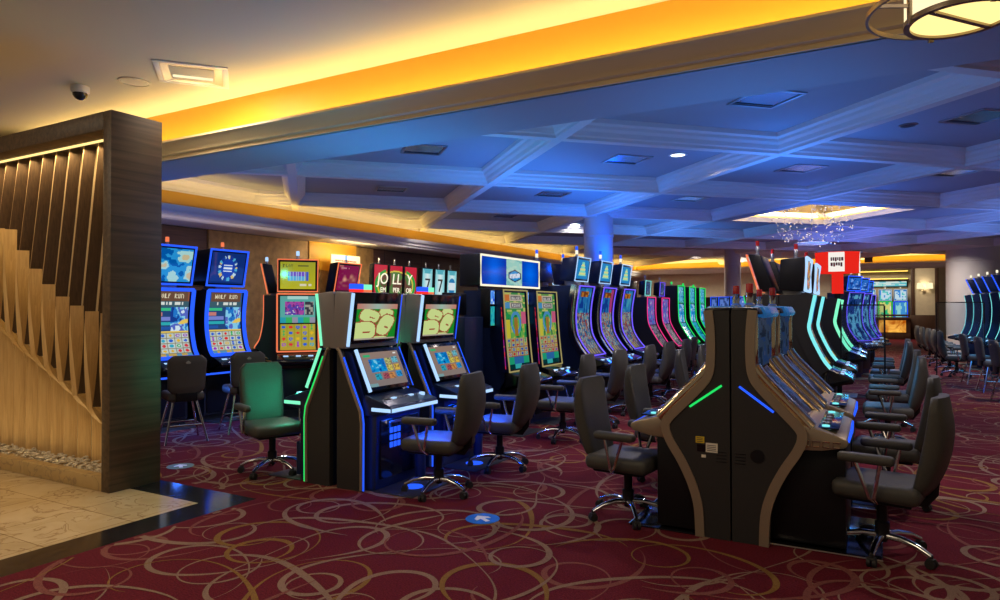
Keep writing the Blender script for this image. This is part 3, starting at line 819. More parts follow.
def reels(u, v, s, cols, rows, cell, gap):
    x, y = u * cols, v * rows; fx, fy = x % 1 - .5, y % 1 - .5
    if abs(fx) > .44 or abs(fy) > .45: return gap
    i, j = int(x), int(y); k = int(hsh(i, j, s) * 6); sh = int(hsh(i, j, s + 5) * 4)
    c = SYM[k]
    r = math.hypot(fx, fy)
    hit = r < .27 if sh == 0 else (abs(fx) + abs(fy) < .3 if sh == 1 else (abs(fx) < .09 or (abs(fy) > .2 and abs(fx) < .2 and abs(fy) < .3)) if sh == 2 else (.14 < r < .29))
    if hit: return c
    return tuple(x * (.8 + .2 * hsh(i, j, s + 2)) for x in cell)
def pic_wolf(s, top=(.02, .10, .32), gold=(.85, .6, .12)):
    def f(u, v):
        if v < .15:
            if text_at('WOLF RUN', u, v, .16, .03, .84, .10): return (.8, .72, .5)
            return (.16, .08, .05) if abs(u - .5) < .46 else top
        if v < .24: return (.75, .8, .75) if (.16 < v < .2 and hsh(u * 26, 3, s) > .35 and .2 < u < .85) else (.05, .12, .16)
        if v < .60:
            if u < .52:
                k = int((v - .24) / .07); y = ((v - .24) / .07) % 1
                return ((.05, .55, .25), (.6, .22, .2), (.2, .25, .7), (.03, .45, .5), (.02, .1, .4))[min(k, 4)] if .15 < y < .85 and u < .12 + .36 * hsh(k, 4, s) + .1 else (.02, .07, .22)
            r = math.hypot((u - 1.0) * .9, (v - .62) * 1.6)
            if .22 < r < .32 and v < .5: return gold
            return art(u, v, s, [(.01, .05, .3), (.02, .2, .65), (.25, .65, .9), (.1, .15, .6), (.7, .85, .95)], 7)
        if v < .63: return gold
        if v < .95: return reels(u, (v - .63) / .32, s, 5, 4, (.62, .72, .66), (.25, .2, .1))
        return (.55, .38, .1) if hsh(u * 14, 2, s) > .4 else (.1, .3, .5)
    return f
def pic_wheel(s):
    def f(u, v):
        r = math.hypot((u - .5) * 1.45, v - .5); a = atan2(v - .5, u - .5)
        if .30 < r < .42: return ((.08, .45, .7), (.01, .08, .35), (.55, .75, .85), (.75, .55, .12))[int((a + pi) * 3.2 + s) % 4] if hsh(a * 6 + 40, 1, s) > .25 else (.01, .04, .3)
        if abs(u - .5) < .12 and .38 < v < .60: return (.8, .88, .95) if int(v * 28) % 3 else (.05, .15, .6)
        if r < .30: return (.01, .05, .42)
        return (.005, .03, .2)
    return f
def pic_plain(s, pal, title=None, tcol=(.9, .8, .3), fr=4):
    def f(u, v):
        if title and text_at(title, u, v, .12, .1, .88, .32): return tcol
        return art(u, v, s, pal, fr)
    return f
def pic_green(s):
    g_ = _pic_green(s)
    return lambda u, v: tuple(c * .62 for c in g_(u, v))
def _pic_green(s):
    def f(u, v):
        for k, (v0, nm) in enumerate(((.03, 'MAJOR'), (.13, 'MINOR'))):
            if v0 < v < v0 + .08 and abs(u - .56) < .3:
                if text_at(nm, u, v, .36, v0 + .018, .76, v0 + .062): return (.9, .9, .85)
                return (.12, .12, .16) if abs(u - .56) < .24 and v0 + .01 < v < v0 + .07 else (.72, .66, .5)
            if v0 < v < v0 + .08 and u < .24: return (.85, .25, .06) if k == 0 else (.08, .4, .8)
        if v < .25: return (.06, .38, .1) if hsh(u * 9, v * 40, s) > .3 else (.7, .75, .2)
        if v < .60:
            if abs(u - .5) < .09 and .33 < v < .57: return (.55, .12, .03) if hsh(s, 1, 1) > .5 else (.5, .25, .03)
            if math.hypot(u - .5, (v - .40) * 1.6) < .25 and math.hypot(u - .5, (v - .40) * 1.6) > .17: return (.1, .4, .75)
            if u > .78 and v < .42: return (.85, .15, .3)
            if u < .2 and v > .36: return (.85, .75, .06)
            return art(u, v, s, [(.01, .2, .05), (.02, .42, .1), (.2, .6, .1), (.75, .7, .1), (.02, .3, .1)], 7)
        if v < .84: return reels(u, (v - .60) / .24, s, 5, 4, (.62, .62, .3), (.45, .03, .05))
        if v < .94: return (.02, .5, .25) if abs(u - .5) > .22 else (.03, .2, .55)
        return (.0, .05, .05) if abs(u - .45) > .16 else (.05, .6, .6)
    return f
def pic_blue(s, hot=(.75, .08, .3)):
    g_ = _pic_blue(s, hot)
    return lambda u, v: tuple(c * .5 for c in g_(u, v))
def _pic_blue(s, hot):
    def f(u, v):
        if .05 < v < .13 and abs(u - .5) < .32: return (.85, .32, .04) if hsh(u * 7, v * 30, s) > .35 else (.35, .08, .02)
        if v < .36: return hot if (u > .75 and hsh(s, 3, 3) > .4) else art(u, v, s, [(.01, .08, .5), (.03, .3, .8), (.1, .6, .85), (.2, .15, .6)], 5)
        if v < .9:
            return art(u * 1.4, v, s + 4, [(.02, .05, .25), (.02, .35, .6), (.65, .65, .6), (.03, .1, .4), (.6, .12, .06), (.3, .7, .75), (.7, .5, .15)], 9)
        return (.75, .6, .2) if hsh(u * 10, 3, s) > .5 else (.12, .12, .3)
    return f
def pic_tower(s):
    def f(u, v):
        if abs(u - .5) < .34 * (v + .12) and .12 < v < .85: return (.25, .75, .55) if int(v * 9) % 2 else (.7, .75, .3)
        return (.02, .25, .6) if v > .1 or hsh(s, 2, 2) < .5 else (.8, .1, .3)
    return f
def pic_orange_top(s):
    def f(u, v):
        if text_at('PLAY', u, v, .08, .08, .36, .20): return (.12, .12, .02)
        if .5 < u < .8 and .1 < v < .18: return (.15, .14, .02)
        if .22 < u < .72 and .36 < v < .7: return ((.18, .08, .6) if v < .52 else (.1, .45, .75)) if (u * 22) % 1 > .2 else (.5, .6, .8)
        if .74 < u < .8 and .36 < v < .7: return (.05, .1, .6)
        if .55 < u < .9 and .8 < v < .9: return (.75, .7, .5) if hsh(u * 20, 1, s) > .4 else (.4, .36, .02)
        return mixc((.36, .36, .02), (.52, .48, .02), v)
    return f
def pic_orange_mid(s):
    def f(u, v):
        if v < .12: return (.4, .7, .65) if abs(u - .5) < .3 else (.12, .4, .36)
        if .14 < u < .68 and .2 < v < .72: return art(u, v, s, [(.12, .02, .2), (.4, .06, .35), (.1, .05, .4), (.6, .5, .6)], 8)
        if .7 < u < .95 and .2 < v < .7: return (.04, .04, .06) if hsh(u * 16, v * 12, s) > .4 else (.35, .35, .3)
        if v > .8: return ((.02, .35, .45), (.04, .45, .12), (.3, .3, .4))[int(u * 6) % 3]
        return (.10, .42, .38)
    return f
def pic_orange_low(s):
    def f(u, v):
        if v > .88: return (.5, .35, .02)
        return reels(u, v / .88, s, 5, 4, (.52, .44, .05), (.38, .30, .01))
    return f
def pic_red_top(s):
    def f(u, v):
        n = vnoise(u * 6, v * 7, s); d = math.hypot((u - .5), (v - .55) * 1.5)
        if .1 < u < .5 and .07 < v < .14: return (.55, .2, .25) if hsh(u * 24, 1, s) > .4 else (.15, 0, .04)
        if .6 < u < .9 and .82 < v < .9: return (.6, .3, .3) if hsh(u * 24, 2, s) > .4 else (.15, 0, .04)
        return mixc((.22, .005, .06), (.85, .4, .25), max(0, min(1, (n - .35) * 2.2 * (1 - d * 2.0))))
    return f
def pic_slant_top(s):
    def f(u, v):
        cream, green, red = (.62, .74, .28), (.01, .25, .02), (.35, .05, .03)
        if v < .15: return mixc((.55, .2, .15), (.35, .5, .42), 1 - abs(u - .5) * 2)
        if v > .95: return (.4, .34, .28)
        # fat rounded letters with brown outlines
        for cx, cy, rx, ry, an in ((.16, .76, .36, .28, -.1), (.32, .34, .26, .19, .35), (.72, .60, .20, .32, .4), (.72, .26, .20, .15, .4), (.6, 1.02, .22, .12, 0)):
            x, y = u - cx, v - cy; X = (x * cos(an) + y * sin(an)) / rx; Y = (-x * sin(an) + y * cos(an)) / ry
            q = (abs(X) ** 3 + abs(Y) ** 3) ** (1 / 3)
            if q < .9:
                if abs(Y - .15) < .07 and .05 < X < .55: return red
                return cream
            if q < 1.0: return red
        for cx, cy in ((.62, .75), (.3, .52)):
            if abs((v - cy) - (u - cx) * .55) < .06 and abs(u - cx) < .2: return (.55, .14, .1)
        return green
    return f
def pic_slant_low(s):
    def f(u, v):
        bg = mixc((.30, .20, .14), (.24, .19, .16), v)
        if .06 < u < .24 and .06 < v < .13: return (.03, .45, .15)
        if .86 < u < .93 and .05 < v < .1: return (.8, .8, .75)
        if .16 < u < .56 and .2 < v < .6: return art(u * 2, v * 1.5, s, [(.0, .03, .22), (.0, .15, .5), (.0, .3, .65), (.2, .6, .8)], 5)
        for k, (u0, v0) in enumerate(((.58, .2), (.76, .18), (.58, .42), (.76, .42), (.2, .64), (.40, .64), (.56, .64), (.76, .62))):
            if u0 < u < u0 + .16 and v0 < v < v0 + .18:
                c = ((.5, .5, .15), (.15, .5, .6), (.65, .55, .08), (.7, .45, .04), (.02, .35, .45), (.4, .08, .08), (.6, .25, .05), (.02, .3, .65))[k]
                return c if hsh(u * 40, v * 40, s + k) > .3 else tuple(x * .35 for x in c)
        if v > .92 and u < .2: return (.2, .35, .35)
        return bg
    return f
def pic_sign(s):
    def f(u, v):
        if .40 < u < .68:
            x, y = (u - .55) / .12, (v - .62) / .26
            q = max(abs(x), (abs(x) * .55 + abs(y)))
            if q < .95:
                if q > .78: return (.01, .02, .08)
                if abs(y - .0 + x * .18) < .33: return (.72, .78, .9) if hsh(u * 90, v * 8, s) > .3 else (.35, .42, .6)
                return (.02, .3, .7)
            return art(u * 2, v, s, [(.2, .5, .5), (.35, .66, .58), (.45, .7, .6), (.3, .6, .66)], 5)
        return mixc((0, .03, .42), (.0, .16, .95), math.exp(-((u - (.2 if u < .5 else .84)) / .13) ** 2) * (1 - abs(v - .5)))
    return f
def pic_reel7(s, kind):
    def f(u, v):
        if kind == 'badge' and math.hypot((u - .5) * 1.0, (v - .52) * 1.5) < .40:
            return (.02, .22, .5) if abs(v - .52) > .12 else (.75, .85, .9)
        if v < .16: return (.10, .45, .55) if abs(u - .5) < .42 * (1 - v * 3) else (.25, .66, .72)
        return mixc((.30, .72, .78), (.75, .92, .92), max(0, 1 - abs(u - .5) * 2.4))
    return f
def pic_jolly(s):
    def f(u, v):                                  # u runs over the whole three-panel face, 0..3
        if v > .86: return (.6, .03, .04) if v > .9 else (.8, .6, .1)
        r = math.hypot((u - 1.5) / 1.42, (v - .58) / .50)
        if .80 < r < .88: return (.75, .60, .08)
        if .88 < r < 1.02 and abs(u - 1.5) > .6: return (.03, .38, .06)
        if r < .80: return (.10, .22, .06) if vnoise(u * 5, v * 6, s) > .5 else (.16, .07, .05)
        return (.62, .02, .05)
    return f

# ------------------------------------------------------------------ upright machines
def offset(prof, d):
    """profile (bottom to top) moved towards the player (+) or into the cabinet (-)"""
    out = []
    for i, (x, z) in enumerate(prof):
        a = prof[max(0, i - 1)]; c = prof[min(len(prof) - 1, i + 1)]
        tx, tz = c[0] - a[0], c[1] - a[1]; l = math.hypot(tx, tz) or 1
        out.append((x + tz / l * d, z - tx / l * d))
    return out
def curve_pts(pts, n=14):
    """smooth line through the given (x, z) points"""
    out = []
    P = [pts[0]] + list(pts) + [pts[-1]]
    for i in range(1, len(P) - 2):
        for k in range(n // (len(pts) - 1) + 1):
            t = k / (n // (len(pts) - 1) + 1)
            a, b, c, d = P[i - 1], P[i], P[i + 1], P[i + 2]
            out.append(tuple(.5 * (2 * b[q] + (c[q] - a[q]) * t + (2 * a[q] - 5 * b[q] + 4 * c[q] - d[q]) * t * t + (3 * b[q] - a[q] - 3 * c[q] + d[q]) * t ** 3) for q in (0, 1)))
    out.append(pts[-1]); return out
def beacon(t, x, z, y=0, mat='led_white', h=.12, top=None):
    b = MB(); b.lathe([(.03, 0), (.03, .02), (.018, .03), (.018, h * .5)], 'steel', 12, (x, y, z)); o = b.build('beacon', t)
    b = MB(); b.lathe([(.024, h * .45), (.024, h), (.018, h + .008), (.002, h + .008)], mat, 12, (x, y, z)); b.build('beacon_light', o)
    if top:
        b = MB(); b.lathe([(.022, h + .008), (.022, h + .07), (.002, h + .075)], top, 12, (x, y, z)); b.build('beacon_top', o)
def upright(label, loc, rz, group, w=.62, prof=None, back=-.4, front=.14, body='body', trim='led_blue', trim_r=.012, trim_sides=(-1, 1), pics=None,
            splits=(), nuv=(30, 60), deck=(.28, .44), topper=None, rail=None, screen='screen', bars=True, base_glow=None, name='slot_machine', side_strip=None, trim_top=True):
    """prof: the face, (x, z) from the deck upwards. splits: heights that divide it into screens (bottom to top)."""
    t = thing(name, label, 'slot machine', loc, rz, group); h = w / 2
    pr = curve_pts(prof); zt = pr[-1][1]; z0 = pr[0][1]
    inn = offset(pr, -.015)
    b = MB(); b.prism([(back, 0), (front - .04, 0), (front - .04, .09), (front, .09), (front, z0 - .20)] + [(inn[0][0], z0 - .05)] + inn + [(back, zt)], -h + .012, h - .012, body)
    b.build('cabinet', t)
    b = MB(); b.box(front - .02, front + .015, -h + .05, h - .05, .12, z0 - .26, 'black', .01); b.box(front - .06, front + .3, -h + .02, h - .02, 0, .010, 'char', .003)
    b.build('belly_door', t, label='black lower door and foot plate')
    # side panels framing the face
    so, si = offset(pr, .02), offset(pr, -.12)
    for s in (-1, 1):
        b = MB(); y = s * (h - .012); b.prism(so + si[::-1], min(y, y + s * .024), max(y, y + s * .024), rail or body)
        if rail:
            b.tube([(x, s * (h + .02), z) for x, z in offset(pr, -.03)], .022, rail, n=8)
        b.build('side_panel', t)
    # screens
    zs = [z0 + .02] + list(splits) + [zt - .02]
    for i in range(len(zs) - 1):
        a = [p for p in pr if zs[i] + .012 <= p[1] <= zs[i + 1] - .012]
        def atz(z):
            for p, q in zip(pr, pr[1:]):
                if p[1] <= z <= q[1]: k = (z - p[1]) / max(1e-6, q[1] - p[1]); return (p[0] + k * (q[0] - p[0]), z)
            return pr[-1]
        line = [atz(zs[i] + .01)] + a + [atz(zs[i + 1] - .01)]
        line = offset(line, .004)[::-1]
        b = MB(); pic = pics[min(i, len(pics) - 1)]
        b.sheet(line, -h + .045, h - .045, pic, nuv[0], max(6, int(nuv[1] * (zs[i + 1] - zs[i]) / (zt - z0))), screen); b.build('screen', t, label='lit game screen')
    # light trim
    if trim:
        for s in trim_sides:
            b = MB(); b.tube([(x, s * (h - .006 + trim_r * .3), z) for x, z in offset(pr, .024)], trim_r, trim, n=8); b.build('light_strip', t, label='glowing edge strip')
        if trim_top:
            tp = offset(pr, .024)
            for p in (tp[0], tp[-1]):
                b = MB(); b.tube([(p[0], -h, p[1]), (p[0], h, p[1])], trim_r * .9, trim, n=8); b.build('light_strip', t, label='glowing edge strip')
    # button deck
    dx0, dx1 = pr[0][0], pr[0][0] + deck[0] if deck[0] < 0 else deck[1]
    b = MB(); b.prism([(dx0 - .05, z0 - .02), (dx0, z0), (dx1, z0 - .09), (dx1 + .015, z0 - .12), (dx1, z0 - .15), (front - .02, z0 - .24), (dx0 - .05, z0 - .24)], -h, h, 'glossy', .006); dk = b.build('button_deck', t)
    sl = -.09 / max(.05, dx1 - dx0)
    for i in range(5):
        y = -h + .12 + (w - .24) * i / 4; x = dx0 + .55 * (dx1 - dx0); z = z0 + sl * (x - dx0)
        b = MB(); b.box(x - .02, x + .02, y - .035, y + .035, z - .004, z + .012, 'led_ice' if bars and i % 2 == 0 else 'steel', .004); b.build('button', dk)
    if base_glow:
        b = MB(); b.box(front - .03, front + .02, -h + .03, h - .03, z0 - .28, z0 - .255, base_glow); b.build('light_strip', t, label='glowing strip under the deck')
    if side_strip:
        for s in (-1, 1):
            b = MB(); b.tube([(x, s * (h + .004), z) for x, z in offset(pr, -.05)], .010, side_strip, n=6); b.build('light_strip', t, label='glowing side strip')
    if topper: build_topper(t, topper, w, zt, back, body)
    return t
def build_topper(t, T, w, zt, back, body):
    """T: z0, z1, x0 (foot), x1 (head), depth, w, pic, trim, nuv"""
    z0, z1, x0, x1, d, tw = T['z0'], T['z1'], T['x0'], T['x1'], T['d'], T.get('w', w)
    h = tw / 2
    b = MB(); b.prism([(x0 - d, z0 + .02), (x0 - .012, z0), (x1 - .012, z1), (x1 - d, z1 - .02)], -h, h, T.get('body', 'black'), .012)
    b.box(x0 - d + .02, x0 - .04, -h * .4, h * .4, zt - .06, z0 + .05, 'steel', .01)
    o = b.build('topper', t)
    def at(k, off=0.004):
        dx, dz = x1 - x0, z1 - z0; l = math.hypot(dx, dz); return (x0 + dx * k + dz / l * off, z0 + dz * k - dx / l * off)
    m = .045 if T.get('trim') else .03
    k0 = m / (z1 - z0)
    b = MB(); b.sheet([at(1 - k0), at(k0)], -h + m, h - m, T['pic'], *T.get('nuv', (30, 22)), T.get('mat', 'screen')); b.build('topper_screen', o, label='lit topper screen')
    if T.get('trim'):
        p, q = at(.02, .008), at(.98, .008); y = h - .01
        b = MB(); b.tube([(p[0], -y, p[1]), (p[0], y, p[1]), (q[0], y, q[1]), (q[0], -y, q[1])], T.get('r', .013), T['trim'], n=8, closed=True); b.build('light_strip', o, label='glowing topper rim')
    beacon(t, (x1 - d * .5), z1, 0, T.get('beacon', 'led_white'), .11, T.get('cap'))

# ------------------------------------------------------------------ slant machine with two tilted screens (blue lit)
def slant(label, loc, rz, group, led='led_ice', edge='led_blue', box='led_blue', boxtop='led_red', s=1, near=-1):
    t = thing('slot_machine', label, 'slot machine', loc, rz, group)
    h = .37
    side = [(0.02, 0), (.31, 0), (.315, .60), (.30, .70), (.17, .97), (.07, 1.20), (.055, 1.235), (.03, 1.25), (.02, 1.25)]
    for sg in (-1, 1):
        y0, y1 = sorted((sg * h, sg * (h - .05)))
        b = MB(); b.prism(side, y0, y1, 'char'); o = b.build('side_panel', t, label='dark side panel')
        yt = sg * (h + .0)
        b = MB(); b.tube([(.302, yt, .01), (.305, yt, .60), (.29, yt, .70), (.16, yt, .97), (.06, yt, 1.20), (.045, yt, 1.235), (.02, yt, 1.245)], .016, 'bronze', n=8); b.build('edge_trim', o, label='brown rounded edge')
        b = MB(); b.tube([(.327, yt, .01), (.330, yt, .60), (.315, yt, .705), (.185, yt, .98), (.10, yt, 1.17)], .0075, edge, n=6); b.build('light_strip', o, label='thin blue edge light')
    b = MB()
    b.prism([(0.02, 0), (.40, 0), (.42, .05), (.43, .66), (.30, .80), (.15, 1.20), (.02, 1.24)], -h + .051, h - .051, 'navy')
    b.build('cabinet', t)
    b = MB(); b.box(.42, .44, -h + .10, h - .08, .10, .62, 'glossy', .008); d = b.build('door', t, label='black lower door')
    b = MB()
    for i in range(3):
        for j in range(3): b.box(.44, .448, -.15 + .055 * i, -.11 + .055 * i, .36 + .065 * j, .41 + .065 * j, 'led_blue', .003)
    b.build('keypad', d, label='glowing blue three by three grid')
    b = MB(); b.box(.44, .446, -.16, .02, .575, .60, 'steel', .003); b.build('latch', d)
    b = MB(); b.box(.40, .82, -h + .04, h - .02, 0, .012, 'char', .004); b.lathe([(.09, .012), (.088, .016), (.002, .0165)], 'led_blue', 28, (.62, -.04, 0)); b.build('foot_plate', t, label='dark foot plate with a glowing blue disc')
    b = MB(); b.lathe([(.05, .035), (.05, .33), (.045, .34), (.002, .34)], 'navy', 18, (.50, h - .14, 0)); b.build('ticket_bin', t)
    # tray with lit front edge
    b = MB(); b.prism([(.30, .80), (.33, .845), (.60, .765), (.615, .74), (.615, .71), (.55, .685), (.30, .66)], -h + .02, h - .02, 'navy', .006); tr = b.build('button_tray', t, label='blue lit button tray')
    b = MB(); b.box(.613, .625, -h + .03, h - .03, .708, .74, led, .003); b.build('light_bar', tr, label='white blue light bar')
    b = MB(); b.box(.40, .61, near * (h - .022) - .006, near * (h - .022) + .006, .708, .74, led, .003); b.build('light_bar', tr, label='white blue light bar')
    for i in range(6):
        b = MB(); b.box(.45, .485, -.24 + .085 * i, -.185 + .085 * i, .785, .812, 'led_ice' if i in (1, 4) else 'steel', .004); b.build('button', tr)
    b = MB(); b.lathe([(.03, .78), (.028, .815), (.002, .82)], 'led_ice', 16, (.49, .27, 0)); b.build('spin_button', tr)
    # lower screen
    p0, p1 = (.155, 1.225), (.325, .86)
    def fr(p, q, m, name, parent, mat='glossy', th=.02):
        dx, dz = q[0] - p[0], q[1] - p[1]; l = math.hypot(dx, dz); nx, nz = -dz / l, dx / l
        if nx < 0: nx, nz = -nx, -nz
        b = MB(); b.prism([(p[0], p[1]), (q[0], q[1]), (q[0] + nx * th, q[1] + nz * th), (p[0] + nx * th, p[1] + nz * th)], -h + .055, h - .055, mat, .004); o = b.build(name, parent)
        return o, nx * (th + .003), nz * (th + .003)
    o, nx, nz = fr(p0, p1, 0, 'lower_screen_frame', t)
    m = .09
    a = (p0[0] + (p1[0] - p0[0]) * m + nx, p0[1] + (p1[1] - p0[1]) * m + nz); c = (p0[0] + (p1[0] - p0[0]) * (1 - m) + nx, p0[1] + (p1[1] - p0[1]) * (1 - m) + nz)
    b = MB(); b.sheet([a, c], -h + .10, h - .10, pic_slant_low(s), 64, 44, 'screen'); b.build('screen', o, label='lit menu screen of picture tiles')
    for sg in (-1, 1):
        b = MB(); y = sg * (h - .07)
        b.tube([(p0[0] + nx + .012, y - sg * -.012, p0[1] + nz), (p1[0] + nx + .012, y - sg * -.012, p1[1] + nz)], .017 if sg == near else .005, led if sg == near else edge, n=8); b.build('light_strip', t, label='white blue light strip')
    # upper box leaning forward
    b = MB(); b.prism([(-.04, 1.245), (.115, 1.245), (.175, 1.745), (.0, 1.76), (-.02, 1.74)], -h + .01, h - .01, 'grey', .008); u = b.build('upper_box', t, label='grey upper box')
    p0, p1 = (.175, 1.75), (.112, 1.285)
    dx, dz = p1[0] - p0[0], p1[1] - p0[1]
    b = MB(); b.prism([(p0[0], p0[1]), (p1[0], p1[1]), (p1[0] + .022, p1[1]), (p0[0] + .022, p0[1])], -h + .03, h - .03, 'glossy', .006); f = b.build('upper_screen_frame', u)
    a = (p0[0] + dx * .22 + .025, p0[1] + dz * .22); c = (p0[0] + dx * .93 + .025, p0[1] + dz * .93)
    b = MB(); b.sheet([a, c], -h + .085, h - .075, pic_slant_top(s), 60, 48, 'screen'); b.build('screen', f, label='lit screen of fat cream letters on green')
    for sg in (-1, 1):
        b = MB(); b.tube([(p1[0] + .02, sg * (h - .018), p1[1] - .02), (p0[0] + .02, sg * (h - .018), p0[1] - .01)], .016 if sg == near else .005, led if sg == near else edge, n=8); b.build('light_strip', u, label='white blue light strip')
    # little lit flag boxes on the roof
    b = MB(); b.box(-.03, .03, -.16, -.02, 1.755, 1.785, boxtop, .004); b.box(-.03, .03, -.16, -.02, 1.785, 1.835, box, .004); b.build('roof_light', t, label='two-tone light box on the roof')
    return t

# ------------------------------------------------------------------ chrome machine with hourglass end (near bank)
def end_profile(k=1.0):
    return curve_pts([(.235, 0), (.245, .2), (.285, .35), (.355, .50), (.44, .64), (.475, .74), (.455, .82), (.33, .955), (.205, 1.09), (.165, 1.17), (.155, 1.3), (.158, 1.45), (.172, 1.585)], 48)
def chrome_machine(label, loc, rz, group, led, w=1.0, end=False, low=.70):
    t = thing('slot_machine', label, 'slot machine', loc, rz, group); h = w / 2
    pr = end_profile()
    inner = [(max(.02, x - .055), z) for x, z in pr]
    # end panels: dark sheet inside a bronze band
    for sg in (-1, 1):
        y0, y1 = sorted((sg * h, sg * (h - .04)))
        b = MB(); b.prism([(0.003, 0)] + [(x - .03, z) for x, z in pr] + [(0.003, 1.585)], y0 - sg * 0, y1, 'char')
        o = b.build('end_panel', t, label='black end panel')
        yb = sorted((sg * (h + .012), sg * (h - .05)))
        b = MB(); n = len(pr)
        off_i = offset(pr, -.058); off_o = offset(pr, .004)
        secs = [[(a[0], yb[0], a[1]), (c[0], yb[0], c[1]), (c[0], yb[1], c[1]), (a[0], yb[1], a[1])] for a, c in zip(off_i, off_o)]
        b.loft(secs, 'bronze'); b.build('edge_band', o, label='bronze hourglass band')
        b = MB(); yy = sg * (h + .004)
        b.tube([(.055, yy, 1.065), (.275, yy, .905)], .0085, led, n=6, flat=.6); b.build('light_strip', o, label='glowing slanted strip')
        if end:
            b = MB()
            for i in range(4): b.box(.025, .095, *sorted((yy, sg * (h - .01))), .60 - .022 * i, .607 - .022 * i, 'black', .002)
            b.build('louvre', o)
    # cabinet behind the face
    face = [(.235, 0), (.245, .2), (.285, .35), (.33, .62), (.30, .80), (.19, .98), (.10, 1.15), (.08, 1.30), (.08, 1.56)]
    b = MB(); b.prism([(0.004, 0)] + face + [(0.004, 1.56)], -h + .045, h - .045, 'body'); b.build('cabinet', t)
    b = MB(); b.box(.24, low, -h + .10, h - .02, .03, .70, 'black', .012); b.build('lower_cabinet', t, label='black lower cabinet')
    b = MB(); b.box(.24, low + .2, -h + .06, h, 0, .010, 'glossy', .003); b.tube([(.24, -h + .055, .008), (low + .2, -h + .055, .008), (low + .205, h, .008)], .008, 'chrome', n=6); b.build('foot_plate', t, label='black foot plate with a chrome edge')
    # deck
    b = MB(); b.prism([(.40, .80), (.46, .835), (.66, .775), (.71, .755), (.72, .73), (.70, .70), (.56, .67), (.36, .66)], -h + .02, h - .01, 'bronze', .01); d = b.build('button_deck', t)
    b = MB(); b.box(.48, .66, -h + .10, h - .1, .80, .812, 'glossy', .003, tf=Matrix.Translation((0, 0, .14)) @ Matrix.Rotation(radians(15), 4, 'Y') if False else None)
    b.build('touch_panel', d)
    for i in range(6):
        y = -h + .16 + (w - .32) * i / 5; b = MB(); b.lathe([(.026, .79), (.024, .822), (.002, .826)], 'led_cyan' if i in (0, 5) else 'steel', 14, (.58, y, 0)); b.build('button', d)
    b = MB(); b.tube([(.715, -h + .06, .74), (.725, 0, .745), (.715, h - .06, .74)], .010, 'led_blue', n=8); b.build('light_strip', d, label='blue lit deck edge')
    b = MB()
    for i in range(4): b.tube([(.45 + .06 * i, -h + .012, .70), (.49 + .06 * i, -h + .012, .70), (.49 + .06 * i, -h + .012, .735), (.45 + .06 * i, -h + .012, .735)], .005, 'warm_chrome', n=6, closed=True)
    b.build('deck_vent', d)
    # flowing chrome slope: ribs across the glass
    secs = []; n = 26
    slope = curve_pts([(.47, .83), (.36, .95), (.235, 1.09), (.175, 1.17)], 20)
    b = MB()
    for q, z_ in ((0, 0),):
        for x, z in slope:
            ring = []
            for j in range(n + 1):
                y = -h + .02 + (w - .04) * j / n
                wv = .018 * sin(2 * pi * (j / n) * 3.0 + z * 14) + (.03 if j in (0, 1, n - 1, n) else 0)
                ring.append((x - .03 + wv, y, z - .01 + wv))
            secs.append(ring)
    b.loft(secs, 'warm_chrome', cap=False, closed_sec=False); so = b.build('chrome_slope', t, label='wavy chrome slope')
    for y, r, dx in ((-h + .05, .042, .0), (h - .05, .042, 0), (-h + .22, .024, -.01), (h - .22, .024, -.01)):
        b = MB(); path = curve_pts([(.50, .81), (.37, .945), (.24, 1.08), (.175, 1.16), (.15, 1.20)], 30)
        b.tube([(x + dx, y + .012 * sin(9 * z), z) for x, z in path], r, 'warm_chrome', n=12); b.build('chrome_rail', so)
    # upper screen in a deep chrome frame
    for s_ in (-1, 1):
        b = MB(); b.box(.06, .172, min(s_ * (h - .075), s_ * (h - .02)), max(s_ * (h - .075), s_ * (h - .02)), 1.13, 1.56, 'warm_chrome', .02); b.build('screen_frame', t, label='thick chrome upright')
    b = MB(); b.box(.06, .148, -h + .08, h - .08, 1.15, 1.55, 'glossy', .008); b.sheet([(.151, 1.53), (.151, 1.18)], -h + .11, h - .11, pic_plain(3, [(.008, .014, .03), (.02, .035, .07), (.012, .03, .09), (.05, .06, .1)], None, fr=4), 24, 20, 'screen'); b.build('screen', t, label='dim blue screen')
    b = MB(); b.prism([(.0, 1.56), (.19, 1.56), (.17, 1.605), (.0, 1.61)], -h + .02, h - .02, 'black', .01); b.build('roof', t)
    b = MB(); b.prism([(.14, 1.545), (.20, 1.53), (.218, 1.56), (.19, 1.615), (.12, 1.62)], -h + .17, h - .17, 'led_top', .012); b.build('hood_light', t, label='blue lit hood')
    # tower light
    b = MB(); b.lathe([(.04, 1.585), (.04, 1.625), (.026, 1.64), (.026, 1.71), (.028, 1.715)], 'chrome', 16, (.085, -h + .26, 0)); o = b.build('tower_light', t)
    b = MB(); b.lathe([(.025, 1.715), (.025, 1.775), (.022, 1.78), (.002, 1.781)], 'red_cap', 16, (.085, -h + .26, 0)); b.build('red_lens', o, label='red lens')
    return t
M['led_top'] = pbr('hood_blue', (.02, .12, .28), .25)
n_ = M['led_top'].node_tree.nodes['Principled BSDF']; n_.inputs['Emission Color'].default_value = (0.02, .25, .75, 1); n_.inputs['Emission Strength'].default_value = .22
def pos(px, Y):
    """floor point in line with a photo column at room depth Y (camera stands at the origin)"""
    return (-Y * math.tan(radians(29.2) - math.atan((px - 500) / 674.0)), Y, 0)

